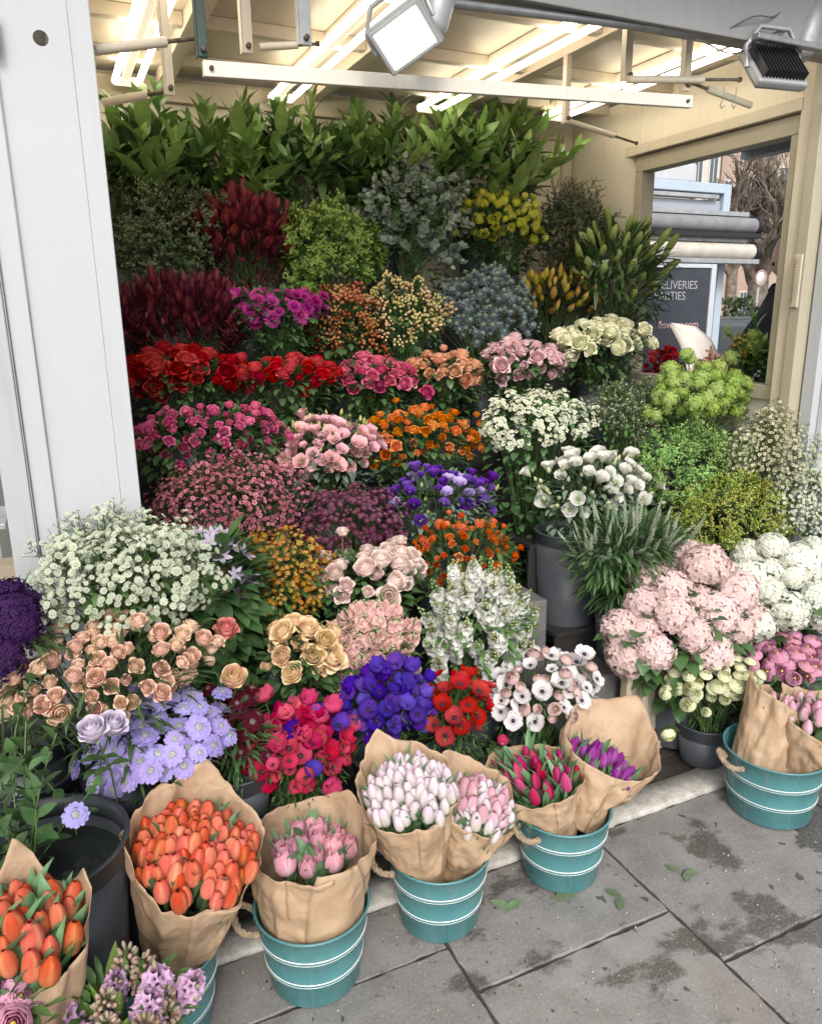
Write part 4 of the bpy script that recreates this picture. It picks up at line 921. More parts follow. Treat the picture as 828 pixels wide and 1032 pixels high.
# large dark zinc buckets at the left with loose leafy stems
def zinc(px, py, y, h, r, label):
    c = at(px, py, y); return bucket((c.x, c.y, max(0.006, c.z - h)), h, label, BDARK, r, 36, 'large dark zinc buckets at the left')
zinc(42, 850, 1.56, .42, .165, 'large dark zinc bucket with ribbed rim behind the paper of the left orange tulips')
zinc(24, 775, 1.86, .40, .12, 'dark zinc bucket half hidden behind the larger zinc bucket at the left')
zinc(138, 832, 1.70, .40, .11, 'dark zinc bucket under the lavender scabious behind the orange tulips')
def loose(label, px, py, y, stems, kk, name='rose_foliage_bunch', top=None):
    c = at(px, py, y); e = empty(name, c, label, 'foliage')
    for dx, dy, dz, s_ in stems:
        put(K[kk][0], bloom_mesh(kk), e, mat=Matrix.Translation((0, 0, -.02)) @ aim((dx, dy, dz), U(0, 6)) @ Matrix.Scale(s_, 4))
    return e
kind('rosestem', 'leafy_stem', lambda b: s_leafy(b, .26, 10, .055, .032, 1.1, .5, 0, .2, 1, .0025), GREEN, GC(), .07, .2, STEM, 3)
loose('loose leafy rose stems standing in the large zinc bucket at the left', 30, 870, 1.56, [(-.3, 0, 1, 1), (.3, -.2, 1, 1.1), (-.1, -.4, .8, .9), (.0, .3, 1, 1.2), (-.6, -.2, .6, .9), (.5, .2, .5, .8), (-.2, .5, .6, .9), (.1, .1, 1, 1.1)], 'rosestem')
loose('tall laurel spray with big oval leaves rising highest against the cream wall', 500, 215, 3.4, [(.15, 0, 1, 1.05), (.5, 0, 1, 1.1), (.85, .1, .9, 1.05), (-.2, 0, 1, .95)], 'laurel', 'laurel_spray')
loose('tall upright leafy shoots standing above the left end of the top row', 150, 215, 3.42, [(0, 0, 1, 1.25), (.35, 0, 1, 1.15)], 'ruscus', 'ruscus_spray')
loose('tall leafy shoots rising above the top row right of the left ceiling lights', 262, 210, 3.42, [(-.1, 0, 1, 1.3), (.25, 0, 1, 1.15)], 'ruscus', 'ruscus_spray')
loose('dark leafy stems hanging over the left edge above the zinc buckets', 12, 745, 1.70, [(-.3, 0, -.6, .8), (.3, -.2, -.4, .8), (0, -.6, .1, .9), (.2, .2, .9, .8)], 'rosestem')
def single(key, px, py, y, ax, label, cat, L=.22, sc=1., to=None):
    c = at(px, py, y); e = empty('single_' + K[key][0], c, label, cat)
    a = V(ax).normalized()
    put(K[key][0], bloom_mesh(key), e, mat=aim(a, U(0, 6)) @ Matrix.Scale(sc, 4))
    mb = MB(); mid = -a * L * .4; end = -a * L * .6 + V((0, .02, -L * .5)) if to is None else at(*to) - c
    mb.tube([(0, 0, .002), mid, end], .0022, 5, 0)
    for k in range(3): mb.leaf(mid * U(.6, 1.3), V((U(-1, 1), U(-1, 0), .3)), (0, 0, 1), .05, .024, .5, 1, 4)
    build(mb, 'stem', [STEM, GREEN], e)
single('lilac_rose', 96, 742, 1.6, (-.2, -.4, 1), 'pale mauve rose leaning beside the lavender scabious, left one', 'flower', .3)
single('lilac_rose', 112, 736, 1.63, (.3, -.5, 1), 'pale mauve rose nearest the lavender scabious, right one', 'flower', .3)
single('scab', 76, 822, 1.52, (.1, -.8, .7), 'single lavender scabious hanging low over the zinc bucket', 'flower', .1)
single('red_tip_rose', 228, 640, 1.92, (0, -.4, 1), 'cream rose with coral red petal tips above the burgundy scabious', 'flower', .25)
single('garden_rose', 236, 686, 1.86, (-.1, -.6, .8), 'single apricot yellow rose just above the burgundy scabious', 'flower', .2)
single('hot_rose', 428, 397, 2.86, (0, -.8, .4), 'single hot pink rose hanging below the peach roses', 'flower', .12)
single('blush_rose', 345, 540, 2.30, (0, -.1, 1), 'small blush rose bud rising alone above the blush roses', 'flower', .2, .6)
single('blush_rose', 403, 548, 2.30, (.1, -.2, 1), 'pink rose bud at the right end of the blush roses', 'flower', .2, .7)
single('rosy_tulip', 652, 0, 0.0001, (0, 0, 1), '', '') if False else None
single('open_lily', 603, 266, 3.1, (-.2, -.8, .6), 'white open lily among the green lily buds', 'flower', .15)
single('pink_anem', 503, 748, 1.76, (.2, -.6, .6), 'small coral anemone at the foot of the white anemones', 'flower', .1, .7)
# fallen white ranunculus lying on the crate rail
single('cream_ran', 672, 738, 1.80, (-.3, -.7, -.2), 'white ranunculus head caught on the beige crate', 'flower', .05, 1.0)

# ------------------------------------------------------------------ ground
def stone_mat():
    mt, nt, N, L, p = newmat('york_stone')
    tc = texcoord(nt)
    big = noisetex(nt, tc, 1.7, 4); fine = noisetex(nt, tc, 45, 6, .7); med = noisetex(nt, tc, 9, 5)
    oi = N.new('ShaderNodeUVMap'); sp = N.new('ShaderNodeSeparateXYZ'); L.new(oi.outputs[0], sp.inputs[0])
    c = mixcol(nt, (.18, .172, .163), (.282, .27, .257), maprange(nt, med, .3, .7))
    c = mixcol(nt, c, (.25, .21, .185), maprange(nt, big, .45, .65, 0, .6))
    c = mixcol(nt, c, (.5, .5, .5), maprange(nt, sp.outputs[0], 0, 1, 0, .35), 'MULTIPLY')
    c = mixcol(nt, c, (.12, .11, .105), maprange(nt, fine, .55, .75, 0, .55))
    # damp patches and splashes: real wet marks with edges of their own
    w = noisetex(nt, texcoord(nt, (1, 1.4, 1)), 3.3, 6, .62); wet = maprange(nt, w, .55, .60, 0, .9)
    w2 = noisetex(nt, texcoord(nt, (1.3, 1, 1)), 21, 3, .5); wet2 = maprange(nt, w2, .67, .69)
    mx = N.new('ShaderNodeMath'); mx.operation = 'MAXIMUM'; L.new(wet, mx.inputs[0]); L.new(wet2, mx.inputs[1])
    # a puddle mark right of the paving joint
    geo = N.new('ShaderNodeVectorMath'); geo.operation = 'DISTANCE'; L.new(tc, geo.inputs[0]); geo.inputs[1].default_value = (2.40, 1.25, 0)
    dn2 = N.new('ShaderNodeMath'); dn2.operation = 'MULTIPLY_ADD'; L.new(med, dn2.inputs[0]); dn2.inputs[1].default_value = .3; L.new(geo.outputs['Value'], dn2.inputs[2])
    pud = maprange(nt, dn2.outputs[0], .60, .585)
    m3 = N.new('ShaderNodeMath'); m3.operation = 'MAXIMUM'; L.new(mx.outputs[0], m3.inputs[0]); L.new(pud, m3.inputs[1])
    c = mixcol(nt, c, (.36, .345, .325), m3.outputs[0], 'MULTIPLY')
    gr = noisetex(nt, tc, 130, 5, .8); c = mixcol(nt, c, (.45, .44, .42), maprange(nt, gr, .35, .5, .35, 0))
    c = mixcol(nt, c, (.07, .065, .05), maprange(nt, noisetex(nt, tc, 7.3, 8, .75), .60, .70, 0, .55))
    L.new(c, p.inputs['Base Color'])
    L.new(maprange(nt, m3.outputs[0], 0, 1, .74, .27), p.inputs['Roughness'])
    b = N.new('ShaderNodeMath'); b.operation = 'MULTIPLY_ADD'; L.new(fine, b.inputs[0]); b.inputs[1].default_value = .4; L.new(med, b.inputs[2])
    bump(nt, p, b.outputs[0], .5, .006); return mt
STONE = stone_mat()
GRIT = plain('joint_grit', (.06, .055, .05), .9, var=.3, scale=40)
mb = MB(); mb.box((-60, -20, -.3), (90, 90, -.012)); struct(build(mb, 'ground', plain('asphalt', (.10, .10, .10), .9, var=.2, scale=3, bmp=.3, bscale=90), smooth=False))
mb = MB(); random.seed(11)
def slab(x0, y0, x1, y1):
    g = .002; t = R(); z = U(-.0015, .0015); b = len(mb.v)
    o = [V((x0 + g, y0 + g, 0)), V((x1 - g, y0 + g, 0)), V((x1 - g, y1 - g, 0)), V((x0 + g, y1 - g, 0))]
    per = []
    for k in range(4):
        a, c = o[k], o[(k + 1) % 4]; n = max(4, int((c - a).length / .025))
        for i in range(n):
            p = a.lerp(c, i / n); j = .004 * noise.noise(p * 19) + .004 * noise.noise(p * 60); nn = (c - a).normalized()
            per.append(p + V((nn.y, -nn.x, 0)) * j)
    cen = (o[0] + o[2]) / 2; n = len(per)
    ins = [p + (cen - p).normalized() * .004 for p in per]
    pts = [(p.x, p.y, -.011) for p in per] + [(p.x, p.y, z - .003) for p in per] + [(p.x, p.y, z) for p in ins]
    fs = [(i, (i + 1) % n, n + (i + 1) % n, n + i) for i in range(n)] + [(n + i, n + (i + 1) % n, 2 * n + (i + 1) % n, 2 * n + i) for i in range(n)] + [[2 * n + i for i in range(n)]]
    mb.add(pts, fs, 0, [(t, 0)] * len(pts))
YK = 1.69
for x0, y0, x1, y1 in ((-.9, 1.49, .78, YK), (-.9, .5, .78, 1.485), (.785, 1.335, 1.405, YK), (.785, .5, 1.405, 1.33), (1.41, 1.14, 2.2, YK), (1.41, .4, 2.5, 1.135), (2.205, 1.14, 3.1, YK), (2.505, .4, 3.6, 1.135), (3.105, 1.14, 3.9, YK), (-1.9, .9, -.905, YK), (-2.8, .9, -1.905, YK), (-.9, -.3, .3, .495), (.305, -.3, 1.3, .395), (1.305, -.3, 2.3, .395), (2.305, -.3, 3.4, .395), (-2.4, -.3, -.905, .895), (-2., -1.4, -.6, -.305), (-.595, -1.4, .7, -.305), (.705, -1.4, 2., -.305), (2.005, -1.4, 3.4, -.305)):
    slab(x0, y0, x1, y1)
mb.smooth = False; struct(build(mb, 'pavement', STONE))
mb = MB(); mb.box((-2.8, -1.4, -.0115), (3.9, 4.0, -.0065)); struct(build(mb, 'joint_bed', GRIT, smooth=False))
# white worn kerb strip
KERB = plain('worn_white_stone', (.52, .50, .46), .8, var=.2, scale=25, bmp=.6, bscale=120, c2=(.30, .28, .25))
mb = MB(); top = []; n = 260
for i in range(n + 1):
    x = -1.2 + 5.2 * i / n
    yf = YK + .008 + .007 * noise.noise(V((x * 14, 0, 0))) + .005 * noise.noise(V((x * 45, 3, 0))); yb = YK + .118 + .004 * noise.noise(V((x * 20, 9, 0)))
    top.append([(x, yf - .004, -.01), (x, yf, .006), (x, yf + .005, .012), (x, yb - .004, .013 + .001 * noise.noise(V((x * 30, 5, 0)))), (x, yb, -.006)])
mb.grid(top, 0); struct(build(mb, 'kerb', KERB))
# dark wet planks behind the kerb
PLANK = plain('wet_planks', (.07, .058, .05), .38, var=.3, scale=7, bmp=.4, bscale=40, stretch=(1, 6, 1))
mb = MB()
for i in range(9):
    y0 = YK + .128 + i * .105; mb.box((-.7, y0, -.006), (3.2, y0 + .1, .002 + U(-.001, .001)))
struct(build(mb, 'floor', PLANK, smooth=False, bevel=.002))
# concrete step under the grey buckets
CONC = plain('concrete', (.16, .155, .15), .85, var=.2, scale=12, bmp=.6, bscale=70)
mb = MB(); mb.box((1.45, 2.06, 0), (2.74, 2.27, .32)); struct(build(mb, 'step', CONC, smooth=False, bevel=.006))
mb = MB(); mb.box((1.28, 2.30, 0), (1.64, 2.62, .56)); tag(build(mb, 'concrete_block', CONC, smooth=False, bevel=.008), 'rough grey concrete block beside the gap of grey buckets', 'block')
bucket((1.80, 2.40, .34), .46, 'tall grey plastic bucket standing in the dark gap left of the veronica', BGREY, .13, 36)
# leaves, bits and petals on the paving
FL = leaf_mat('fallen_leaf', (.12, .20, .09), (.22, .30, .18), .6)
def fallen(px, py, rot, s_, label, name='fallen_leaf', n=1):
    c = atz(px, py, .004); mb = MB(); mb.T = Matrix.Rotation(rot, 4, 'Z')
    for k in range(n): mb.leaf((U(-.01, .01) * (n > 1), U(-.01, .01) * (n > 1), .003 * k), (math.cos(k * 1.9), math.sin(k * 1.9), .08), (0, 0, 1), s_, s_ * .5, .15, 0, 6, .12)
    mb.tube([(0, 0, .002), (-.02, .004, .002)], .0012, 4, 0)
    return tag(build(mb, name, FL, None, c), label, 'leaf')
fallen(560, 906, .0, .085, 'large pale green leaf lying flat below the crimson tulip bucket')
fallen(515, 918, .3, .06, 'crumpled green leaf left of the large fallen leaf', n=2)
fallen(625, 905, 2.2, .05, 'thin shredded leaf right of the large fallen leaf', n=2)
fallen(688, 880, .2, .045, 'curled dark green leaf alone in the middle of the right slab', n=4)
mb = MB(); random.seed(5)
for i in range(260):
    c = atz(U(215, 828), U(835, 1030), .002)
    if R() < .6: mb.leaf(c, (U(-1, 1), U(-1, 1), .02), (0, 0, 1), U(.004, .014), U(.002, .004), .1, 0 if R() < .5 else 1, 2)
    else: mb.ball(c, U(.0012, .003), 1, 4, 3)
d_ = build(mb, 'plant_debris', [plain('bits_dark', (.06, .05, .035), .8), plain('bits_pale', (.5, .48, .4), .8)]); d_['kind'] = 'stuff'

# beige plastic crate standing behind the ranunculus
BEIGE = plain('beige_plastic', (.50, .43, .32), .5, var=.15, scale=12)
c = at(690, 765, 1.90); e = empty('plastic_crate', (1.93, 1.99, .004), 'beige plastic crate on its end behind the cream ranunculus bucket', 'crate')
def cb(lo, hi, n): mb = MB(); mb.box(lo, hi); build(mb, n, BEIGE, e, smooth=False, bevel=.005)
cb((-.16, -.02, .10), (-.135, .02, .36), 'side_rail'); cb((.10, -.02, .02), (.125, .02, .36), 'side_rail')
cb((-.134, -.015, .33), (.099, .015, .36), 'top_rail'); cb((-.075, -.012, .03), (-.045, .012, .329), 'slat'); cb((.02, -.012, .03), (.05, .012, .329), 'slat')
mb = MB(); pts = [(-.15, 0, .12), (-.13, 0, .075), (-.09, 0, .02), (-.03, 0, .004), (.05, 0, .004), (.10, 0, .03)]
mb.grid([[(x, -.02, z + .0), (x, .02, z), (x, .022, z + .035), (x, -.022, z + .035)] for x, y, z in pts], 0, None, True); build(mb, 'curved_base', BEIGE, e, smooth=False, bevel=.003)
mb = MB(); mb.box((-.134, .004, .08), (.099, .010, .329)); build(mb, 'panel', plain('beige_plastic_dull', (.34, .30, .24), .6), e, smooth=False)
# cardboard box and purple plant place at the left
CARD = plain('cardboard', (.38, .30, .21), .8, var=.12)
c = at(22, 590, 2.25)
e = empty('cardboard_box', (c.x - .05, c.y, .0), 'pale cardboard box stack behind the deep purple flowers', 'box')
mb = MB(); mb.box((-.2, -.1, 0), (.07, .12, c.z + .05)); build(mb, 'box_body', CARD, e, smooth=False)
mb = MB(); mb.box((-.2, -.106, c.z - .06), (.02, -.101, c.z + .02)); build(mb, 'hand_hole', plain('hole_dark', (.02, .02, .02), .9), e, smooth=False)

# ------------------------------------------------------------------ stall shell
def painted(key, c, rough=.45, dirt=.10, edge=(.5, .5, .48)):
    if key in MATS: return MATS[key]
    mt, nt, N, L, p = newmat(key)
    tc = texcoord(nt); n = noisetex(nt, tc, 2.5, 6, .65); s_ = noisetex(nt, texcoord(nt, (14, 14, .8)), 3, 4)
    f = noisetex(nt, tc, 70, 4)
    cc = mixcol(nt, c, tuple(x * .80 for x in c), maprange(nt, n, .4, .75, 0, dirt * 6))
    cc = mixcol(nt, cc, tuple(x * .72 for x in c), maprange(nt, s_, .52, .8, 0, dirt * 5))
    cc = mixcol(nt, cc, (.22, .2, .18), maprange(nt, f, .70, .78, 0, .5))
    L.new(cc, p.inputs['Base Color']); L.new(maprange(nt, n, .3, .7, rough - .1, rough + .12), p.inputs['Roughness'])
    bump(nt, p, n, .05, .02); MATS[key] = mt; return mt
WHITE = painted('white_gloss_paint', (.44, .455, .47), .40, .05)
CREAM = painted('cream_paint', (.60, .53, .41), .45)
CREAM2 = painted('cream_wall', (.74, .68, .55), .5)
OLIVE = painted('olive_frame_paint', (.40, .36, .27), .45)
GREYM = plain('grey_galvanised', (.30, .31, .32), .4, .5, var=.15, scale=20)
LGREY = plain('light_grey_metal', (.42, .43, .44), .45, .3, var=.15, scale=14)
RUST = plain('rusty_steel', (.16, .12, .09), .7, .4, var=.35, scale=40)
DKGRN = plain('dark_green_steel', (.03, .06, .045), .5)
YB, ZC, YF = 3.80, 2.66, 2.15
def one(name, boxes, mat, label=None, cat=None, group=None, bevel=.004, kind_=None, loc=None):
    mb = MB(); o_ = V(loc) if loc else V((0, 0, 0))
    for lo, hi in boxes: mb.box(V(lo) - o_, V(hi) - o_)
    o = build(mb, name, mat, None, loc or (0, 0, 0), bevel=bevel, smooth=False)
    if label: tag(o, label, cat, group)
    if kind_: o['kind'] = kind_
    return o
def part(e, name, lo, hi, mat, bevel=.003):
    mb = MB(); c = e.location; mb.box(V(lo) - c, V(hi) - c); return build(mb, name, mat, e, smooth=False, bevel=bevel)
# back wall with seams
bw = empty('back_wall', (1.2, YB, 0), 'cream painted back wall panels of the stall behind the greenery', 'wall')
part(bw, 'wall_panel', (.22, YB, 0), (1.3, YB + .03, ZC - .01), CREAM2); part(bw, 'wall_panel', (1.306, YB, 0), (XR + .05, YB + .03, ZC - .01), CREAM2)
part(bw, 'seam_strip', (1.27, YB - .008, .2), (1.33, YB - .001, ZC - .12), CREAM); part(bw, 'seam_strip', (XR - .07, YB - .03, .2), (XR - .01, YB - .001, ZC - .09), CREAM)
part(bw, 'top_rail', (.22, YB - .035, ZC - .115), (XR - .08, YB - .001, ZC - .03), CREAM)
part(bw, 'frame_strip', (XR - .36, YB - .02, 1.60), (XR - .12, YB - .002, 2.16), LGREY)
part(bw, 'frame_glass', (XR - .335, YB - .026, 1.62), (XR - .145, YB - .021, 2.135), CREAM2)
lw = empty('left_wall', (.06, 3, 0), 'cream painted left side wall of the stall behind the white panel', 'wall')
part(lw, 'wall_panel', (.118, YF + .12, 0), (.168, YB + .03, ZC - .01), CREAM2)
# right wall: lower panel, posts, window frame
rw = empty('right_wall', (XR, 3, 0), 'cream right side wall with a large open window frame', 'wall')
WY0, WY1, WZ0, WZ1 = 2.33, 3.18, 1.33, 2.30
x0, x1 = XR, XR + .04
part(rw, 'wall_panel', (x0, YF + .13, 0), (x1, YB, WZ0 - .06), CREAM2)
part(rw, 'wall_panel', (x0, WY1 + .05, WZ0 - .06), (x1, YB, ZC - .01), CREAM2)
part(rw, 'wall_panel', (x0, YF + .13, WZ1 + .07), (x1, WY1 + .05, ZC - .01), CREAM2)
part(rw, 'wall_panel', (x0, YF + .13, WZ0 - .06), (x1, WY0 - .07, WZ1 + .07), CREAM2)
part(rw, 'window_frame', (x0 - .02, WY0 - .07, WZ0 - .06), (x1 + .02, WY1 + .05, WZ0), OLIVE)
part(rw, 'window_frame', (x0 - .02, WY0 - .07, WZ1), (x1 + .02, WY1 + .05, WZ1 + .07), OLIVE)
part(rw, 'window_frame', (x0 - .021, WY0 - .07, WZ0 + .001), (x1 + .021, WY0, WZ1 - .001), OLIVE)
part(rw, 'window_frame', (x0 - .021, WY1, WZ0 + .001), (x1 + .021, WY1 + .05, WZ1 - .001), OLIVE)
part(rw, 'ledge_board', (x0 - .05, WY0 - .06, WZ1 + .075), (x0 - .001, WY1 + .1, WZ1 + .12), CREAM)
part(rw, 'corner_post', (x0 - .045, YF + .07, 0), (x1 + .02, YF + .128, ZC - .02), CREAM)
part(rw, 'corner_post', (x0 - .06, YF + .02, 0), (x1 + .03, YF + .068, ZC - .02), OLIVE)
# white open door panel on the right, facing the street
rd = empty('white_door', (3.0, YF, 0), 'white painted metal door folded open at the right edge, lit by daylight', 'door')
part(rd, 'door_sheet', (XR + .035, YF - .03, .02), (3.45, YF - .005, 2.6), WHITE)
part(rd, 'door_edge', (XR - .005, YF - .045, .02), (XR + .033, YF + .012, 2.6), WHITE)
part(rd, 'hinge_strip', (XR + .05, YF - .036, 1.0), (XR + .075, YF - .0305, 2.3), LGREY)
part(rd, 'number_strip', (XR + .07, YF - .036, 1.40), (XR + .12, YF - .0305, 1.44), LGREY)
# white panel at the left
PY = 2.17
ldr = empty('metal_door', (0, PY, 0), 'tall white painted metal panel at the left with a round hole near its top', 'panel')
# sheet with a real round hole
mb = MB(); hc = at(41, 38, PY); hx, hz, hr = hc.x, hc.z, .017; X0, X1, Z0, Z1 = -.035, .128, .02, 2.62
n = 24; ring = [(hx + hr * math.cos(2 * PI * i / n), 0, hz + hr * math.sin(2 * PI * i / n)) for i in range(n)]
sq = []
for i in range(n):
    c_, s_ = math.cos(2 * PI * i / n), math.sin(2 * PI * i / n); k = .05 / max(abs(c_), abs(s_)); sq.append((hx + k * c_, 0, hz + k * s_))
for y in (0, .006):
    mb.add([(a, y, b) for a, _, b in ring + sq], [(i, (i + 1) % n, n + (i + 1) % n, n + i) for i in range(n)])
    L_, R_, Bm, Tt = hx - .05, hx + .05, hz - .05, hz + .05
    for a, b, c2_, d2 in ((X0, Z0, X1, Bm), (X0, Tt, X1, Z1), (X0, Bm, L_, Tt), (R_, Bm, X1, Tt)):
        mb.add([(a, y, b), (c2_, y, b), (c2_, y, d2), (a, y, d2)], [(0, 1, 2, 3)])
mb.add([(a, 0, b) for a, _, b in ring] + [(a, .006, b) for a, _, b in ring], [(i, (i + 1) % n, n + (i + 1) % n, n + i) for i in range(n)])
mb.smooth = False; build(mb, 'panel_sheet', WHITE, ldr, (0, 0, 0))
part(ldr, 'edge_strip', (.1285, PY - .010, .02), (.178, PY + .012, 2.62), WHITE)
part(ldr, 'edge_strip', (-.085, PY - .014, .02), (-.0355, PY + .012, 2.62), WHITE)
part(ldr, 'outer_post', (-.15, PY - .03, .02), (-.09, PY + .02, 2.62), painted('grey_white_frame', (.40, .41, .43), .4))
part(ldr, 'post_lip', (-.0895, PY - .025, .02), (-.0855, PY + .0, 2.62), LGREY)
mb = MB(); mb.T = Matrix.Translation((-.035, -.03, at(10, 35, PY).z))
lathe(mb, [(.001, -.04), (.012, -.04), (.012, .04), (.001, .04)], 12); build(mb, 'latch', GREYM, ldr)
# what lies beyond the left panel: neighbour unit in pale metal
one('storage_unit', [((-1.4, 3.1, 0), (-.25, 3.6, 1.28))], painted('pale_blue_metal', (.45, .48, .50), .5), 'pale grey metal unit seen past the left post', 'cabinet', bevel=.01, loc=(-.7, 3.3, 0))
one('tray_shelf', [((-1.0, 2.5, 1.03), (-.18, 2.75, 1.05)), ((-1.0, 2.5, .0), (-.96, 2.54, 1.029))], LGREY, 'thin metal edged shelf beyond the left post', 'shelf', loc=(-.7, 2.4, 0))

# roof
rf = empty('roof', (1.2, 3, ZC), 'cream ribbed ceiling of the market stall with cross beams', 'roof')
part(rf, 'ceiling_sheet', (-.2, YF + .02, ZC), (XR + .08, YB + .05, ZC + .03), CREAM)
for x in (.58, 1.26, 1.98):
    part(rf, 'rib', (x - .03, YF + .04, ZC - .055), (x + .03, YB - .04, ZC - .001), CREAM)
for y in (2.55, 3.05, 3.5):
    for a, b in ((.22, .549), (.611, 1.229), (1.291, 1.949), (2.011, XR - .002)):
        part(rf, 'cross_beam', (a, y - .02, ZC - .045), (b, y + .02, ZC - .001), CREAM)
part(rf, 'front_beam', (1.02, YF - .06, 2.50), (3.3, YF + .018, ZC + .10), painted('grey_beam', (.27, .27, .27), .5))
cn = empty('canopy_flap', (1.2, YF - .07, ZC + .05), 'grey underside of the raised front flap above the stall opening', 'canopy')
mb = MB(); mb.add([(-1.6, 0, 0.06), (2.1, 0, .06), (2.1, -.5, .26), (-1.6, -.5, .26), (-1.6, 0, .09), (2.1, 0, .09), (2.1, -.5, .29), (-1.6, -.5, .29)], [(3, 2, 1, 0), (4, 5, 6, 7), (0, 1, 5, 4), (1, 2, 6, 5), (2, 3, 7, 6), (3, 0, 4, 7)])
build(mb, 'flap_sheet', painted('canopy_grey', (.36, .36, .37), .5), cn, smooth=False)
def pipe(name, p, q, r, mat, label, cat='pipe', group=None, seg=12, mats2=None):
    p, q = V(p), V(q); mb = MB(); mb.tube([V((0, 0, 0)), (q - p)], r, seg, 0, True)
    o = build(mb, name, mat, None, p); o.data.polygons.foreach_set('use_smooth', [len(f.vertices) == 4 for f in o.data.polygons]); return tag(o, label, cat, group)
# front stretcher bar: flat white bar with end bolts
A, B_ = at(205, 68, 2.2), at(698, 102, 2.2)
e = empty('stretcher_bar', A, 'long flat white bar with bolts across the top of the stall opening', 'bar')
mb = MB(); w_ = .019; dd = B_ - A
mb.add([(0, 0, -w_), (dd.x, 0, dd.z - w_), (dd.x, 0, dd.z + w_), (0, 0, w_), (0, .02, -w_), (dd.x, .02, dd.z - w_), (dd.x, .02, dd.z + w_), (0, .02, w_)], [(0, 1, 2, 3), (7, 6, 5, 4), (0, 4, 5, 1), (3, 2, 6, 7), (0, 3, 7, 4), (1, 5, 6, 2)])
build(mb, 'bar', painted('bar_white', (.68, .64, .56), .4), e, smooth=False, bevel=.002)
for t in (.012, .985):
    mb = MB(); mb.T = Matrix.Translation(dd * t + V((0, -.004, 0))) @ Matrix.Rotation(PI / 2, 4, 'X'); lathe(mb, [(.001, -.004), (.006, -.004), (.006, .004), (.001, .004)], 8); build(mb, 'bolt', RUST, e)
def hanger(px, y0, py0, py1, w_, label, mat=CREAM, y=None, foot=True):
    t, b = at(px, py0, y0), at(px, py1, y0); zt = max(ZC - .02, t.z)
    e = empty('hanging_bracket', (b.x, y0, b.z), label, 'bracket', 'brackets hanging from the ceiling')
    part(e, 'strap', (b.x - w_, y0 - .006, b.z), (b.x + w_, y0 + .006, zt), mat); part(e, 'strap_side', (b.x - w_ - .004, y0 - .0055, b.z), (b.x - w_ - .0005, y0 + .02, zt), mat, .001)
    if foot:
        mb = MB(); mb.T = Matrix.Translation((0, -.012, .018)) @ Matrix.Rotation(PI / 2, 4, 'X'); lathe(mb, [(.001, -.006), (.008, -.006), (.008, .006), (.001, .006)], 6); build(mb, 'bolt', RUST, e)
hanger(205, 2.24, 0, 58, .012, 'dark green and cream bracket above the left end of the white bar', DKGRN)
hanger(172, 2.55, 40, 96, .012, 'cream bracket hanging left of the bar with a bolt at its foot')
hanger(250, 2.4, 0, 54, .014, 'short cream bracket just right of the green bracket')
hanger(308, 2.3, 0, 46, .017, 'square grey bracket between the tube lights and the floodlight', LGREY)
hanger(632, 2.3, 30, 82, .013, 'left one of two cream brackets above the right end of the bar')
hanger(691, 2.25, 35, 92, .013, 'right one of two cream brackets above the right end of the bar')
hanger(571, 2.75, 98, 124, .010, 'small cream bracket behind the bar above the laurel')
PP = CREAM
def gas(p, q, yp, yq, r, label):
    a, b = at(p[0], p[1], yp), at(q[0], q[1], yq); m1 = a.lerp(b, .66)
    e = empty('strut', a, label, 'strut', 'cream struts under the ceiling')
    mb = MB(); mb.tube([V((0, 0, 0)), m1 - a], r, 12, 0, True); o = build(mb, 'tube', PP, e)
    mb = MB(); mb.tube([m1 - a, b - a], r * .45, 8, 0, True); mb.ball(b - a, r * .8, 0, 8, 6); build(mb, 'rod', RUST, e)
gas((95, 50), (200, 38), 2.25, 2.35, .013, 'thick cream strut crossing in front of the left tube lights')
gas((104, 103), (172, 91), 2.7, 2.6, .012, 'cream strut just above the leaves at the left')
gas((632, 80), (745, 80), 2.25, 2.22, .012, 'horizontal cream and steel strut beside the right floodlight')
gas((573, 122), (641, 144), 2.9, 2.85, .011, 'thin cream strut ending at the window corner')
gas((756, 106), (688, 80), 2.3, 2.3, .012, 'slanting cream strut behind the hooks')
gas((262, 47), (320, 44), 2.35, 2.3, .010, 'short rusty strut beside the square grey bracket')
# grey rail across the very top
pipe('rail', at(456, 3, 2.12), at(722, 36, 2.12), .012, GREYM, 'dark grey rail running below the raised front flap', 'rail')
one('flap_beam', [((2.15, 2.0, 2.475), (3.1, 2.03, 2.495))], GREYM, 'grey frame beam above the right floodlight', 'beam', bevel=.004)
# hooks
for px in (729, 741):
    c = at(px, 92, 2.25); mb = MB()
    pts = [(0, 0, .015), (.003, 0, .0), (-.004, 0, -.03), (-.012, 0, -.045), (-.004, 0, -.055), (.007, 0, -.045)]
    mb.tube(pts, .0018, 6, 0, True); tag(build(mb, 'metal_hook', GREYM, None, c), 'small wire hook hanging by the right floodlight, %s one' % ('left' if px < 735 else 'right'), 'hook', 'wire hooks')
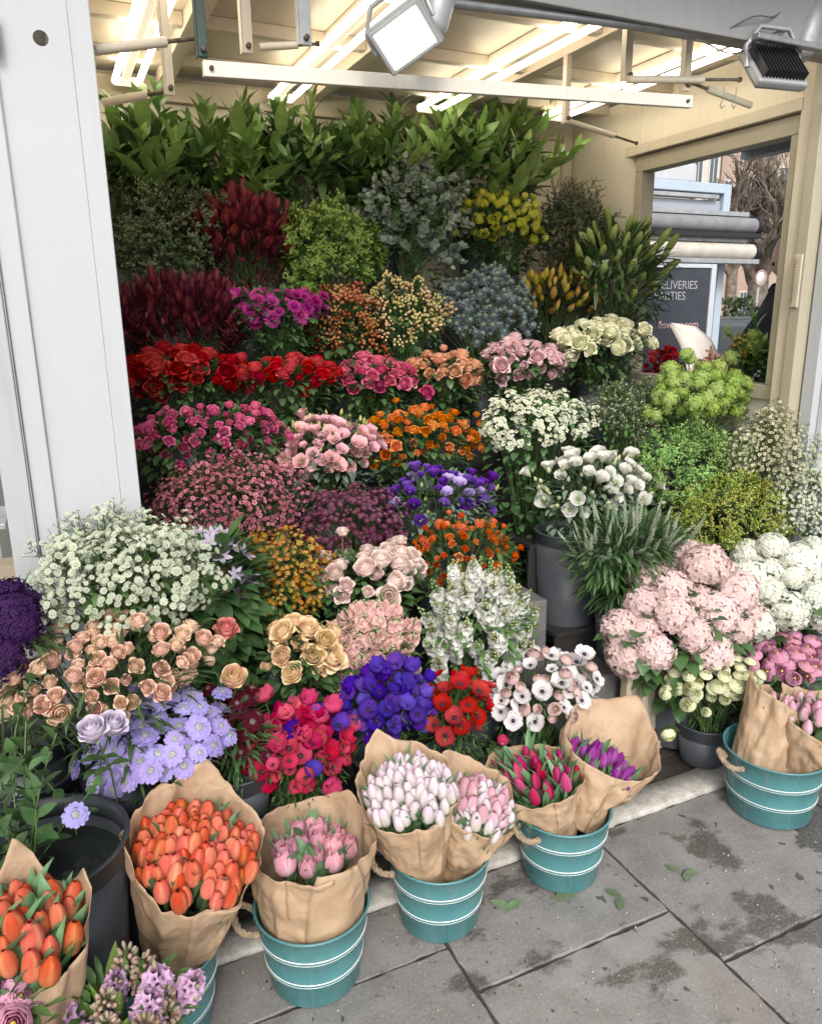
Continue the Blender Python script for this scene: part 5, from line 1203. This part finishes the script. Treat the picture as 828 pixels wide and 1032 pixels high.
# fluorescent tubes
LAMP = emis('lamp_tube', (1, .90, .74), 5.6)
FIX = painted('fixture_white', (.62, .58, .50), .5)
for (xw, ya, yb, lab) in ((.42, 2.3, 3.70, 'leftmost pair of fluorescent tubes above the dark branches'), (1.08, 2.3, 3.70, 'pair of fluorescent tubes left of the floodlight'),
        (1.78, 2.32, 3.62, 'pair of fluorescent tubes in the middle right of the ceiling'), (2.43, 2.36, 3.52, 'rightmost pair of fluorescent tubes beside the window wall')):
    e = empty('ceiling_light', (xw, (ya + yb) / 2, ZC - .06), lab, 'ceiling light', 'fluorescent lights')
    part(e, 'housing', (xw - .016, ya, ZC - .05 - .008), (xw + .016, yb, ZC - .004 - .0), FIX)
    for dx in (-.047, .047):
        mb = MB(); mb.tube([(dx, -(yb - ya) / 2, -.008), (dx, (yb - ya) / 2, -.012)], .0125, 12, 0, True); build(mb, 'tube', LAMP, e)
    part(e, 'end_cap', (xw - .052, yb + .001, ZC - .09), (xw + .052, yb + .016, ZC - .05), FIX)
# floodlights
def flood(c, face, label, s_=1., on=5, spin=0):
    e = empty('floodlight', c, label, 'floodlight', 'floodlights under the roof')
    M0 = aim(face, spin)
    def pbox(lo, hi, n, mt, bv=.003):
        mb = MB(); mb.T = M0; mb.box(V(lo) * s_, V(hi) * s_); return build(mb, n, mt, e, smooth=False, bevel=bv)
    pbox((-.105, -.085, -.03), (.105, .085, 0), 'housing', LGREY, .008)
    pbox((-.098, -.078, .0005), (.098, .078, .006), 'bezel', plain('flood_bezel', (.5, .51, .5), .35), .003)
    pbox((-.082, -.064, .0065), (.082, .064, .008), 'lens', emis('flood_lens', (.93, 1, .96), on), 0)
    mb = MB(); mb.T = M0
    for i in range(13):
        x = (-.085 + i * .014) * s_; mb.box((x, -.07 * s_, -.06 * s_), (x + .004 * s_, .07 * s_, -.0305 * s_))
    build(mb, 'cooling_fins', plain('black_fins', (.02, .02, .022), .5), e, smooth=False)
    mb = MB(); mb.T = M0; mb.tube([V((-.112, 0, -.015)) * s_, V((-.114, .06, -.05)) * s_, V((-.06, .11, -.09)) * s_, V((.06, .11, -.09)) * s_, V((.114, .06, -.05)) * s_, V((.112, 0, -.015)) * s_], .008 * s_, 6, 0, True)
    build(mb, 'bracket', LGREY, e)
    return e
flood(at(408, 38, 2.02), (-.25, -.62, -.55), 'square floodlight with bright white face hanging at the top centre', .78, 5, .6)
flood(at(776, 74, 2.06), (.1, .75, -.62), 'floodlight with black fins seen edge on at the top right', .95, 5)
for (px, py, y, lab) in ((440, 10, 2.06, 'rounded grey housing behind the top centre floodlight'), (812, 38, 2.1, 'rounded grey housing with cables above the right floodlight')):
    c = at(px, py, y); e = empty('junction_box', c, lab, 'junction box', 'grey lamp housings')
    mb = MB(); mb.T = Matrix.Rotation(.3, 4, 'Y'); lathe(mb, [(.001, -.075), (.028, -.07), (.04, -.04), (.042, .03), (.03, .08), (.02, .12), (.001, .12)], 18); build(mb, 'housing', LGREY, e)
    mb = MB(); mb.tube([(-.005, 0, -.05), (-.03, .01, -.07), (-.06, .02, -.06)], .012, 8, 0, True); build(mb, 'arm', LGREY, e)
random.seed(4)
for k, (p, q, sag, lab) in enumerate((((700, 40), (800, 22), .05, 'thin grey cable looping from the rail to the right floodlight'), ((690, 30), (790, 8), .02, 'second thin cable above the looping one at the top right'), ((755, 60), (828, 38), .05, 'dark cable behind the right grey housing'))):
    a, b = at(p[0], p[1], 2.1), at(q[0], q[1], 2.08); mb = MB()
    mb.tube([(b - a) * t + V((0, .02 * math.sin(7 * t), -sag * math.sin(PI * t) + .012 * math.sin(11 * t + k))) for t in [i / 14 for i in range(15)]], .0028, 6, 0, True)
    tag(build(mb, 'cable', plain('cable_grey', (.14, .14, .14), .6), None, a), lab, 'cable')
# thermometer on the window post
c = at(791, 285, 2.36); e = empty('thermometer', (XR - .066, YF + .045, c.z), 'narrow cream thermometer strip screwed to the window post', 'thermometer')
TH = plain('thermo_cream', (.55, .50, .38), .5)
part(e, 'backplate', (XR - .070, YF + .028, c.z - .10), (XR - .0605, YF + .062, c.z + .10), TH)
mb = MB(); mb.tube([(-.012, 0, -.085), (-.012, 0, .085)], .003, 8, 0, True); build(mb, 'glass_tube', plain('thermo_tube', (.30, .22, .17), .2), e)
mb = MB()
for i in range(15): z = -.075 + i * .0105; mb.box((-.0105, .005, z), (-.0087, .014 if i % 5 else .017, z + .0015))
build(mb, 'scale_marks', plain('ink', (.03, .03, .03), .6), e, smooth=False)

# ------------------------------------------------------------------ beyond the window
# bouquets on the outer ledge
one('outer_ledge', [((XR + .07, 2.25, 1.12), (XR + .85, 3.4, 1.15)), ((XR + .8, 2.3, 0), (XR + .84, 3.35, 1.119))], LGREY, 'grey shelf outside the window carrying more bouquets', 'shelf', loc=(XR + .5, 3, 0))
kind('rust_leaf', 'leafy_branch', lambda b: s_leafy(b, .14, 12, .05, .03, 1.0, .4, 0), leaf_mat('rust_leaf', (.28, .09, .06), (.42, .22, .15), .6), GC(), .05, .12, WOODY, 3)
for spec in (('bouquet', 'dark red carnations in white paper behind the cream roses', 670, 372, 20, 20, 3.1, [('red_anem', .5), ('coral_rose', .5)], 16, 'wine'),
             ('bouquet', 'dusty coral flowers and rust leaves in front of the blackboard', 722, 374, 26, 15, 2.75, [('rust_leaf', 1), ('blush_ran', .4), ('peach_spray', .6)], 26, 'brown'),
             ('bouquet', 'yellow green flowers low in the right part of the window', 754, 360, 20, 22, 2.62, [('alstro', .5), ('lime_vib', .5), ('goldish', 0)], 16, 'mid')):
    bunch(spec[0], spec[1], 'bouquet', *spec[2:7], [k for k in spec[7] if k[0] in K and k[1] > 0], spec[8], spec[9], 90, base=1.151, bh=.1, noB=True)
bunch('bouquet', 'leafy green branches outside the window in front of the person in black', 'bouquet', 772, 360, 26, 16, 2.58, [('laurel', .5), ('ruscus_dark', 1)], 12, 'rose', 100, scale=.62, base=1.151, bh=.12, blab='grey plastic bucket outside the window holding leafy branches')
for b in bunches[-4:]: stuff_bunch(b); make_bunch(b, 1.151)
# white paper cone
c = at(702, 352, 2.86); mb = MB()
up_ = [(-.19, .13), (-.05, .11), (.04, .05), (.09, -.03), (.10, -.14)]; lo_ = [(-.185, .12), (-.14, .03), (-.12, -.04), (-.12, -.1), (-.12, -.15)]
rows = [[(lo_[i][0] * (1 - t) + up_[i][0] * t, -.018 * math.sin(PI * t) - .02 * i - .012 * abs(math.sin(4.5 * t + i * .6)), lo_[i][1] * (1 - t) + up_[i][1] * t) for i in range(5)] for t in [k / 6 for k in range(7)]]
mb.grid(rows); o = tag(build(mb, 'paper_cone', plain('white_paper', (.80, .74, .70), .7), None, c), 'open sheet of pinkish white wrapping paper in front of the blackboard', 'wrapping paper'); sm = o.modifiers.new('thickness', 'SOLIDIFY'); sm.thickness = .0012
# neighbouring kiosk with rolled awnings and a blackboard
KG = painted('kiosk_grey', (.33, .36, .41), .5); KB = painted('kiosk_blue_frame', (.42, .50, .58), .45)
YK2 = 5.0
def wx(px, y=YK2, py=300): return at(px, py, y).x
def wz(py, y=YK2, px=690): return at(px, py, y).z
kx0, kx1 = wx(600), wx(722)
ks = empty('market_kiosk', ((kx0 + kx1) / 2, YK2 + .5, 0), 'blue grey market kiosk with two rolled awnings seen through the window', 'kiosk')
zt = wz(183); 
part(ks, 'cabin', (kx0, YK2, .1), (kx1 - .05, YK2 + 1.2, wz(200)), KG, .01)
part(ks, 'corner_frame', (kx1 - .045, YK2 - .03, .1), (kx1 + .03, YK2 + .06, zt), KB, .006)
part(ks, 'top_frame', (kx0, YK2 - .04, wz(193)), (kx1 - .047, YK2 + .3, zt), KB, .006)
part(ks, 'cornice', (kx0, YK2 - .02, zt + .002), (kx1 - .35, YK2 + .7, wz(165)), painted('kiosk_top', (.5, .52, .54), .5), .01)
part(ks, 'shutter_slat', (kx0, YK2 - .05, wz(199)), (kx1 - .12, YK2 - .001, wz(195)), LGREY)
for py, cc, cn_ in ((228, (.24, .24, .25), 'awning'), (254, (.60, .55, .48), 'awning')):
    zz = wz(py); e2 = None
    a = V((kx0, YK2 - .2, zz)); b = V((kx1 + .12, YK2 - .2, zz))
    mb = MB(); cc_ = ks.location; mb.tube([a - cc_, b - cc_], .062, 14, 0, True); o = build(mb, 'awning_roll', plain('awning_%d' % py, cc, .7), ks)
    mb = MB(); mb.tube([b - cc_, b - cc_ + V((.05, 0, 0))], .075, 14, 0, True); build(mb, 'awning_cap', plain('awning_black', (.02, .02, .02), .5), ks)
    part(ks, 'awning_rail', (kx0, YK2 - .28, zz - .10), (kx1 + .14, YK2 - .20, zz - .064), plain('awning_black', (.02, .02, .02), .5) if py == 228 else LGREY)
    part(ks, 'awning_hood', (kx0, YK2 - .22, zz + .066), (kx1 + .05, YK2 - .06, zz + .10), LGREY)
# blackboard
YS = 4.55
bx0, bx1 = at(640, 310, YS).x, at(713, 310, YS).x; bz1, bz0 = at(700, 270, YS).z, .25
sg = empty('blackboard_sign', ((bx0 + bx1) / 2, YS, bz0), 'dark blackboard with pale lettering leaning by the kiosk', 'sign')
part(sg, 'board', (bx0, YS, bz0), (bx1, YS + .03, bz1), plain('slate', (.045, .05, .065), .6), .002)
part(sg, 'frame', (bx1 + .001, YS - .01, bz0), (bx1 + .05, YS + .04, bz1 + .03), painted('sign_frame', (.55, .58, .62), .5))
part(sg, 'frame', (bx0 - .03, YS - .01, bz1 + .001), (bx1 - .001, YS + .04, bz1 + .03), painted('sign_frame', (.55, .58, .62), .5))
def text(s_, px, py, size, mat):
    cu = D.curves.new('t', 'FONT'); cu.body = s_; cu.size = size; cu.extrude = .001; cu.align_x = 'RIGHT'
    o = D.objects.new('t', cu); COL.objects.link(o); bpy.context.view_layer.update()
    me = D.meshes.new_from_object(o.evaluated_get(bpy.context.evaluated_depsgraph_get())); D.objects.remove(o)
    me.materials.clear(); me.materials.append(mat)
    p = at(px, py, YS) - sg.location; q = put('lettering', me, sg); q.matrix_local = Matrix.Translation((p.x, -.003, p.z)) @ Matrix.Rotation(PI / 2, 4, 'X'); return q
CH = plain('chalk', (.40, .40, .42), .8); CP = plain('chalk_pink', (.6, .36, .38), .8)
text('DELIVERIES', 702, 291, .085, CH); text('PARTIES', 690, 302, .085, CH); text('flowery.com', 703, 330, .08, CP)
# side flap seen through the window top
fe = empty('side_flap', (XR + .06, 2.75, 2.36), 'grey flap propped open above the window, seen from below', 'canopy')
mb = MB(); mb.add([(0, -.7, .02), (.0, .75, .02), (.95, .75, .16), (.95, -.7, .16), (0, -.7, .045), (0, .75, .045), (.95, .75, .185), (.95, -.7, .185)], [(0, 1, 2, 3), (7, 6, 5, 4), (0, 4, 5, 1), (1, 5, 6, 2), (2, 6, 7, 3), (3, 7, 4, 0)])
build(mb, 'flap_sheet', painted('flap_grey', (.34, .36, .39), .5), fe, smooth=False)
mb = MB(); mb.box((.90, -.7, .11), (.98, .75, .15)); build(mb, 'flap_edge', LGREY, fe, smooth=False)
# bare tree
BARK = plain('bark', (.24, .19, .15), .9, var=.3, scale=9, bmp=.6, bscale=30)
def tree(px, y, tr, h, label, seed, spread=.5, lv=6):
    random.seed(seed); g = at(px, 300, y); e = empty('bare_tree', (g.x, y, 0), label, 'tree')
    mb = MB(); mb.tube([(0, 0, 0), (.03, 0, h * .5), (0, 0, h)], [tr * 1.3, tr, tr * .9], 9, 0); build(mb, 'trunk', BARK, e)
    cr = MB()
    def br(p, d, r, L_, k):
        if k == 0 or r < .004: return
        pts = [p]; q = d.copy()
        for i in range(4): q = (q + V((U(-1, 1), U(-1, 1), U(-.6, 1))) * .22).normalized(); pts.append(pts[-1] + q * L_ / 4)
        cr.tube(pts, [r * (1 - .1 * i) for i in range(5)], 5 if k > 2 else 3, 0)
        for c_ in range(3 if k > 2 else 4):
            t = pts[random.choice((2, 3, 4))]; br(t, (q + V((U(-1, 1), U(-1, 1), U(-.5, .8))) * .85).normalized(), r * U(.5, .68), L_ * U(.6, .85), k - 1)
    for i in range(6):
        a = i * 2 * PI / 6 + U(-.3, .3); br(V((0, 0, h * U(.85, 1))), V((math.cos(a) * spread, math.sin(a) * spread, .9)).normalized(), tr * .55, h * .45, lv)
    build(cr, 'crown', BARK, e)
tree(762, 12, .22, 2.3, 'large bare winter tree with knobbly branches seen through the window', 3, .9)
tree(735, 20, .2, 3.0, 'smaller bare tree further off left of the large one', 9, .8, 5)
tree(800, 24, .2, 3.0, 'distant bare tree partly hidden by the window post', 10, .8, 5)
# hedges and shrubs
def shrub(px, y, w_, h_, label, mat, name='hedge', n=2500, zb=0):
    g = at(px, 300, y); e = empty(name, (g.x, y, zb), label, name)
    mb = MB()
    for i in range(n):
        a = U(0, 2 * PI); z = R(); rr = math.sqrt(max(0, 1 - (z - .2) ** 2 / .7)) * U(.7, 1.05)
        p = V((w_ * rr * math.cos(a), .6 * rr * math.sin(a), h_ * z)); p += V((noise.noise(p * 2), noise.noise(p * 2 + V((5, 0, 0))), noise.noise(p * 2 + V((0, 5, 0))))) * .3
        mb.leaf(p, (U(-1, 1), U(-1, 1), U(-.2, 1)), (0, 0, 1), .12, .07, .3, 0, 2)
    build(mb, 'leaves', mat, e)
    mb = MB(); mb.tube([(0, 0, 0), (0, 0, h_ * .6)], .05, 6); build(mb, 'stem', BARK, e)
shrub(738, 10.5, 1.1, 1.75, 'dark green evergreen shrub behind the parked car', leaf_mat('far_leaf', (.05, .09, .04), (.10, .15, .07)), 'shrub')
shrub(782, 10.8, 1.0, 1.55, 'lighter green hedge below the big bare tree', leaf_mat('far_leaf2', (.14, .22, .06), (.2, .3, .1)), 'hedge')
# parked cars
def car(px, y, label, col, rz=0.0, seed=0):
    g = at(px, 320, y); e = empty('parked_car', (g.x, y, 0), label, 'car', None, rz)
    body = plain('car_paint_%s' % seed, col, .25, .3); gl = plain('car_glass', (.05, .06, .07), .08); tyre = plain('tyre', (.02, .02, .02), .8); rim = plain('wheel_rim', (.4, .4, .42), .35, .8)
    side = [(-2.15, .35), (-2.2, .75), (-2.05, 1.0), (-1.5, 1.05), (-1.0, 1.42), (-.4, 1.5), (.9, 1.5), (1.6, 1.32), (2.0, 1.0), (2.15, .8), (2.15, .35)]
    mb = MB(); rows = []
    for t, w_ in ((-1, .80), (-.92, .88), (.92, .88), (1, .80)):
        rows.append([(x, t * .9, z if w_ > .85 else .35 + (z - .35) * .97) for x, z in side])
    mb.grid(rows, 0, None, True); mb.add(rows[0], [list(range(11))]); mb.add(rows[-1], [list(range(11))[::-1]]); build(mb, 'body', body, e, smooth=False, bevel=.05)
    for sy in (-1, 1):
        for poly in ([(-1.35, 1.05), (-.95, 1.36), (-.42, 1.43), (-.42, 1.03)], [(-.34, 1.03), (-.34, 1.43), (.5, 1.43), (.5, 1.02)], [(.58, 1.02), (.58, 1.42), (.95, 1.42), (1.5, 1.25), (1.6, 1.03)]):
            mb = MB(); mb.add([(x, sy * .91, z) for x, z in poly] + [(x, sy * .902, z) for x, z in poly], [list(range(len(poly))), list(range(len(poly), 2 * len(poly)))] + [(i, (i + 1) % len(poly), len(poly) + (i + 1) % len(poly), len(poly) + i) for i in range(len(poly))]); build(mb, 'side_window', gl, e, smooth=False)
        for x in (-1.35, 1.35):
            mb = MB(); mb.T = Matrix.Translation((x, sy * .86, .33)) @ Matrix.Rotation(PI / 2, 4, 'X'); lathe(mb, [(.001, -.1), (.30, -.1), (.33, -.07), (.33, .07), (.30, .1), (.001, .1)], 20)
            w2 = build(mb, 'wheel', tyre, e); mb = MB(); mb.T = Matrix.Translation((x, sy * .965, .33)) @ Matrix.Rotation(PI / 2, 4, 'X'); lathe(mb, [(.001, -.01), (.19, -.01), (.2, .0), (.19, .01), (.001, .01)], 16); build(mb, 'rim', rim, w2)
        mb = MB(); mb.box((-2.2, sy * .62 - .14, .72), (-2.15, sy * .62 + .14, .92)); build(mb, 'tail_light', emis('tail_red', (.5, .02, .02), .2), e, smooth=False)
    mb = MB(); mb.add([(-1.62, -.72, 1.03), (-1.62, .72, 1.03), (-1.02, .66, 1.43), (-1.02, -.66, 1.43)], [(0, 1, 2, 3)]); mb.T = Matrix.Translation((-.02, 0, .02)); build(mb, 'rear_window', gl, e, smooth=False)
car(745, 7.6, 'dark parked car behind the blackboard with its rear to the right', (.10, .11, .12), math.radians(150), 1)
car(790, 9.4, 'grey parked car further back behind the leafy branches', (.25, .26, .28), math.radians(160), 2)
# buildings
def facade(px0, px1, y, h, label, wall, floors, cols, seed):
    random.seed(seed); xa, xb = at(px0, 280, y).x, at(px1, 280, y).x; e = empty('building', ((xa + xb) / 2, y + 3, 0), label, 'building')
    part(e, 'wall', (xa, y, 0), (xb, y + 6, h), wall, .02); part(e, 'cornice', (xa - .1, y - .25, h + .002), (xb + .1, y + 6, h + .35), painted('stone_trim', (.6, .57, .5), .6))
    gl = plain('far_glass', (.10, .12, .14), .15); fr = painted('far_frame', (.6, .6, .58), .5)
    for i in range(cols):
        for j in range(floors):
            x = xa + (xb - xa) * (i + .5) / cols; z = .9 + j * (h - .8) / floors; w_ = min(.55, (xb - xa) / cols * .3); hh = (h - .8) / floors * .58
            mb = MB(); c_ = e.location; mb.box(V((x - w_, y - .06, z)) - c_, V((x + w_, y - .005, z + hh)) - c_); o = build(mb, 'window', fr, e, smooth=False)
            mb = MB()
            for a, b in ((x - w_ + .06, x - .03), (x + .03, x + w_ - .06)): mb.box(V((a, y - .075, z + .07)) - c_, V((b, y - .065, z + hh - .07)) - c_)
            build(mb, 'pane', gl, o, smooth=False)
BR1 = painted('pale_brick', (.42, .33, .26), .8); BR2 = painted('red_brick', (.42, .31, .25), .85); ST = painted('pale_render', (.56, .52, .45), .8)
facade(640, 716, 30, 13, 'pale stone terrace behind the kiosk', ST, 4, 5, 1)
facade(718, 768, 32, 12, 'brick terrace house behind the large bare tree', BR2, 4, 4, 2)
facade(770, 860, 31, 13, 'pale brick terrace near the window post', BR1, 4, 6, 3)
facade(-900, -300, 26, 11, 'pale rendered building beyond the left side', ST, 3, 8, 4)
# small round traffic sign
c = at(764.5, 280, 11.); e = empty('traffic_sign', (c.x, 11., 0), 'small round white traffic sign on a thin post before the tree', 'sign')
mb = MB(); mb.tube([(0, 0, 0), (0, 0, c.z)], .03, 8); build(mb, 'post', LGREY, e)
mb = MB(); mb.T = Matrix.Translation((0, -.04, c.z)) @ Matrix.Rotation(PI / 2, 4, 'X'); lathe(mb, [(.001, -.008), (.13, -.008), (.13, .008), (.001, .008)], 20); build(mb, 'sign_disc', plain('sign_white', (.7, .66, .64), .5), e)
mb = MB(); mb.T = Matrix.Translation((0, -.052, c.z)) @ Matrix.Rotation(PI / 2, 4, 'X'); lathe(mb, [(.12, -.002), (.15, -.002), (.15, .002), (.12, .002), (.12, -.002)], 20); build(mb, 'sign_ring', plain('sign_red', (.5, .3, .28), .5), e)

# person in a black coat outside, bending over the bouquets
def person():
    base = V((3.83, 3.18, .12))
    e = empty('person', base, 'person in a black hooded coat with pale lining leaning over the bouquets outside', 'person')
    e.scale = (1.08, 1.08, 1.08)
    J = {'pelvis': (.12, 0, .92), 'waist': (.09, 0, 1.08), 'chest': (.0, -.02, 1.30), 'neck': (-.05, -.04, 1.47), 'throat': (-.07, -.05, 1.54),
         'shL': (-.17, -.14, 1.40), 'elL': (-.44, -.22, 1.26), 'wrL': (-.60, -.26, 1.08), 'shR': (.14, .06, 1.40), 'elR': (.05, -.16, 1.17), 'wrR': (-.16, -.30, 1.08),
         'hpL': (.04, -.08, .88), 'knL': (.02, -.10, .48), 'anL': (.06, -.08, .08), 'toL': (-.09, -.12, .04), 'hpR': (.2, .08, .88), 'knR': (.18, .06, .48), 'anR': (.22, .08, .08), 'toR': (.07, .04, .04)}
    ed = [('pelvis', 'waist'), ('waist', 'chest'), ('chest', 'neck'), ('neck', 'throat'), ('neck', 'shL'), ('shL', 'elL'), ('elL', 'wrL'), ('neck', 'shR'), ('shR', 'elR'), ('elR', 'wrR'),
          ('pelvis', 'hpL'), ('hpL', 'knL'), ('knL', 'anL'), ('anL', 'toL'), ('pelvis', 'hpR'), ('hpR', 'knR'), ('knR', 'anR'), ('anR', 'toR')]
    rad = dict(pelvis=.15, waist=.14, chest=.155, neck=.085, throat=.055, shL=.11, elL=.09, wrL=.06, shR=.085, elR=.062, wrR=.045, hpL=.1, knL=.065, anL=.05, toL=.04, hpR=.1, knR=.065, anR=.05, toR=.04)
    nm = list(J); me = D.meshes.new('clothed_body'); me.from_pydata([J[k] for k in nm], [(nm.index(a), nm.index(b)) for a, b in ed], [])
    o = put('clothed_body', me, e); sk = o.modifiers.new('skin', 'SKIN'); me.skin_vertices  # layer
    for i, k in enumerate(nm): me.skin_vertices[0].data[i].radius = (rad[k], rad[k]); me.skin_vertices[0].data[i].use_root = k == 'pelvis'
    ss = o.modifiers.new('sub', 'SUBSURF'); ss.levels = 2; ss.render_levels = 2
    me.materials.append(plain('black_coat', (.010, .010, .012), .85))
    skin = plain('skin', (.62, .40, .31), .55, var=.05)
    mb = MB(); rows = []
    for i in range(13):
        t = i / 12; z = -.115 + .235 * t; r = .078 * math.sin(PI * (.12 + .82 * t)) ** .6 * (1 - .15 * (t < .3))
        rows.append([(r * 1.12 * math.cos(2 * PI * j / 20) + (-.018 * math.exp(-((t - .42) / .07) ** 2) * (1 if j == 10 else 0)), r * .92 * math.sin(2 * PI * j / 20), z) for j in range(20)])
    mb.grid(rows, 0, None, True)
    for s_ in (-1, 1):
        mb.ball((-.078, s_ * .028, .01), .010, 1, 8, 6); mb.ball((.005, s_ * .078, -.005), .022, 0, 8, 6, 1.4)
    mb.ball((-.082, 0, -.052), .014, 2, 8, 5, .4)
    hd = build(mb, 'head', [skin, plain('eye', (.05, .04, .03), .2), plain('lip', (.45, .16, .14), .5)], e, (-.10, -.06, 1.645)); hd.rotation_euler = (0, -.35, .2)
    mb = MB(); rows = []
    for i in range(9):
        a = PI * (.02 + .50 * i / 8); rows.append([(.022 + .104 * math.sin(a) * math.cos(q) * (1 if math.cos(q) > -.2 else .72), .096 * math.sin(a) * math.sin(q), .02 + .115 * math.cos(a) - (.06 * (i / 8) if math.cos(q) > 0 else 0)) for q in [2 * PI * j / 20 for j in range(20)]])
    mb.grid(rows, 0, None, True); build(mb, 'hair', plain('brown_hair', (.07, .04, .025), .6, bmp=.3), hd)
    for w_, el in (('wrL', 'elL'), ('wrR', 'elR')):
        W, E_ = V(J[w_]), V(J[el]); d = (W - E_).normalized(); sd = d.cross(V((0, 0, 1))).normalized(); mb = MB()
        mb.tube([W - d * .02, W + d * .03, W + d * .085], [.028, .036, .034], 10, 0, True)
        for k in range(4):
            b = W + d * .08 + sd * (-.027 + .018 * k); L_ = (.065, .075, .072, .055)[k]
            mb.tube([b, b + d * L_ * .5 - V((0, 0, .008)), b + d * L_ * .85 - V((0, 0, .03))], [.0095, .0085, .007], 7, 0, True)
        b = W + d * .03 + sd * .032; mb.tube([b, b + sd * .025 + d * .03, b + sd * .028 + d * .06], [.012, .0105, .008], 7, 0, True)
        build(mb, 'hand', skin, e)
    LIN = plain('pale_lining', (.75, .73, .70), .7)
    mb = MB(); mb.grid([[(-.165 + .03 * t, -.235 + .03 * t, 1.28 + .26 * t + .0), (-.125 + .02 * t, -.24 + .03 * t, 1.26 + .27 * t), (-.09 + .0 * t, -.235 + .05 * t, 1.25 + .28 * t)] for t in [i / 6 for i in range(7)]]); o = build(mb, 'coat_lining', LIN, e); sm = o.modifiers.new('t', 'SOLIDIFY'); sm.thickness = .01
    mb = MB(); mb.grid([[(.02 + .11 * math.cos(a) * w_, -.0 + .13 * math.sin(a) * w_, 1.44 + z) for a in [-1.6 + 3.2 * i / 12 for i in range(13)]] for w_, z in ((.8, -.02), (1.05, .02), (1.1, .07), (.9, .10))]); o = build(mb, 'hood', MATS['black_coat'], e); sm = o.modifiers.new('t', 'SOLIDIFY'); sm.thickness = .02
    return e
person()
one('wooden_platform', [((3.3, 2.8, 0), (4.4, 3.6, .12))], DW, 'low dark platform under the person in black outside the window', 'platform', loc=(3.85, 3.2, 0))

# ------------------------------------------------------------------ daylight
w = D.worlds.new('World'); scene.world = w; w.use_nodes = True; nt = w.node_tree
sky = nt.nodes.new('ShaderNodeTexSky'); sky.sky_type = 'NISHITA'; sky.sun_disc = False
SE, SR = math.radians(38), math.radians(200)
sky.sun_elevation = SE; sky.sun_rotation = SR; sky.dust_density = 3; sky.air_density = 1.0
hs = nt.nodes.new('ShaderNodeHueSaturation'); hs.inputs['Saturation'].default_value = .38
nt.links.new(sky.outputs[0], hs.inputs['Color']); bg = nt.nodes['Background']; nt.links.new(hs.outputs[0], bg.inputs[0]); bg.inputs[1].default_value = .15
sl = D.lights.new('sun', 'SUN'); sl.energy = 1.0; sl.angle = math.radians(14); sl.color = (1, .96, .9)
so = D.objects.new('sun', sl); COL.objects.link(so)
sd = V((math.sin(SR) * math.cos(SE), math.cos(SR) * math.cos(SE), math.sin(SE)))
so.rotation_euler = sd.to_track_quat('Z', 'Y').to_euler()
vs = scene.view_settings; vs.view_transform = 'Standard'; vs.look = 'None'; vs.gamma = 1; vs.use_curve_mapping = False; vs.exposure = .78
scene.render.engine = 'CYCLES'
scene.cycles.max_bounces = 5; scene.cycles.transmission_bounces = 3; scene.cycles.diffuse_bounces = 4
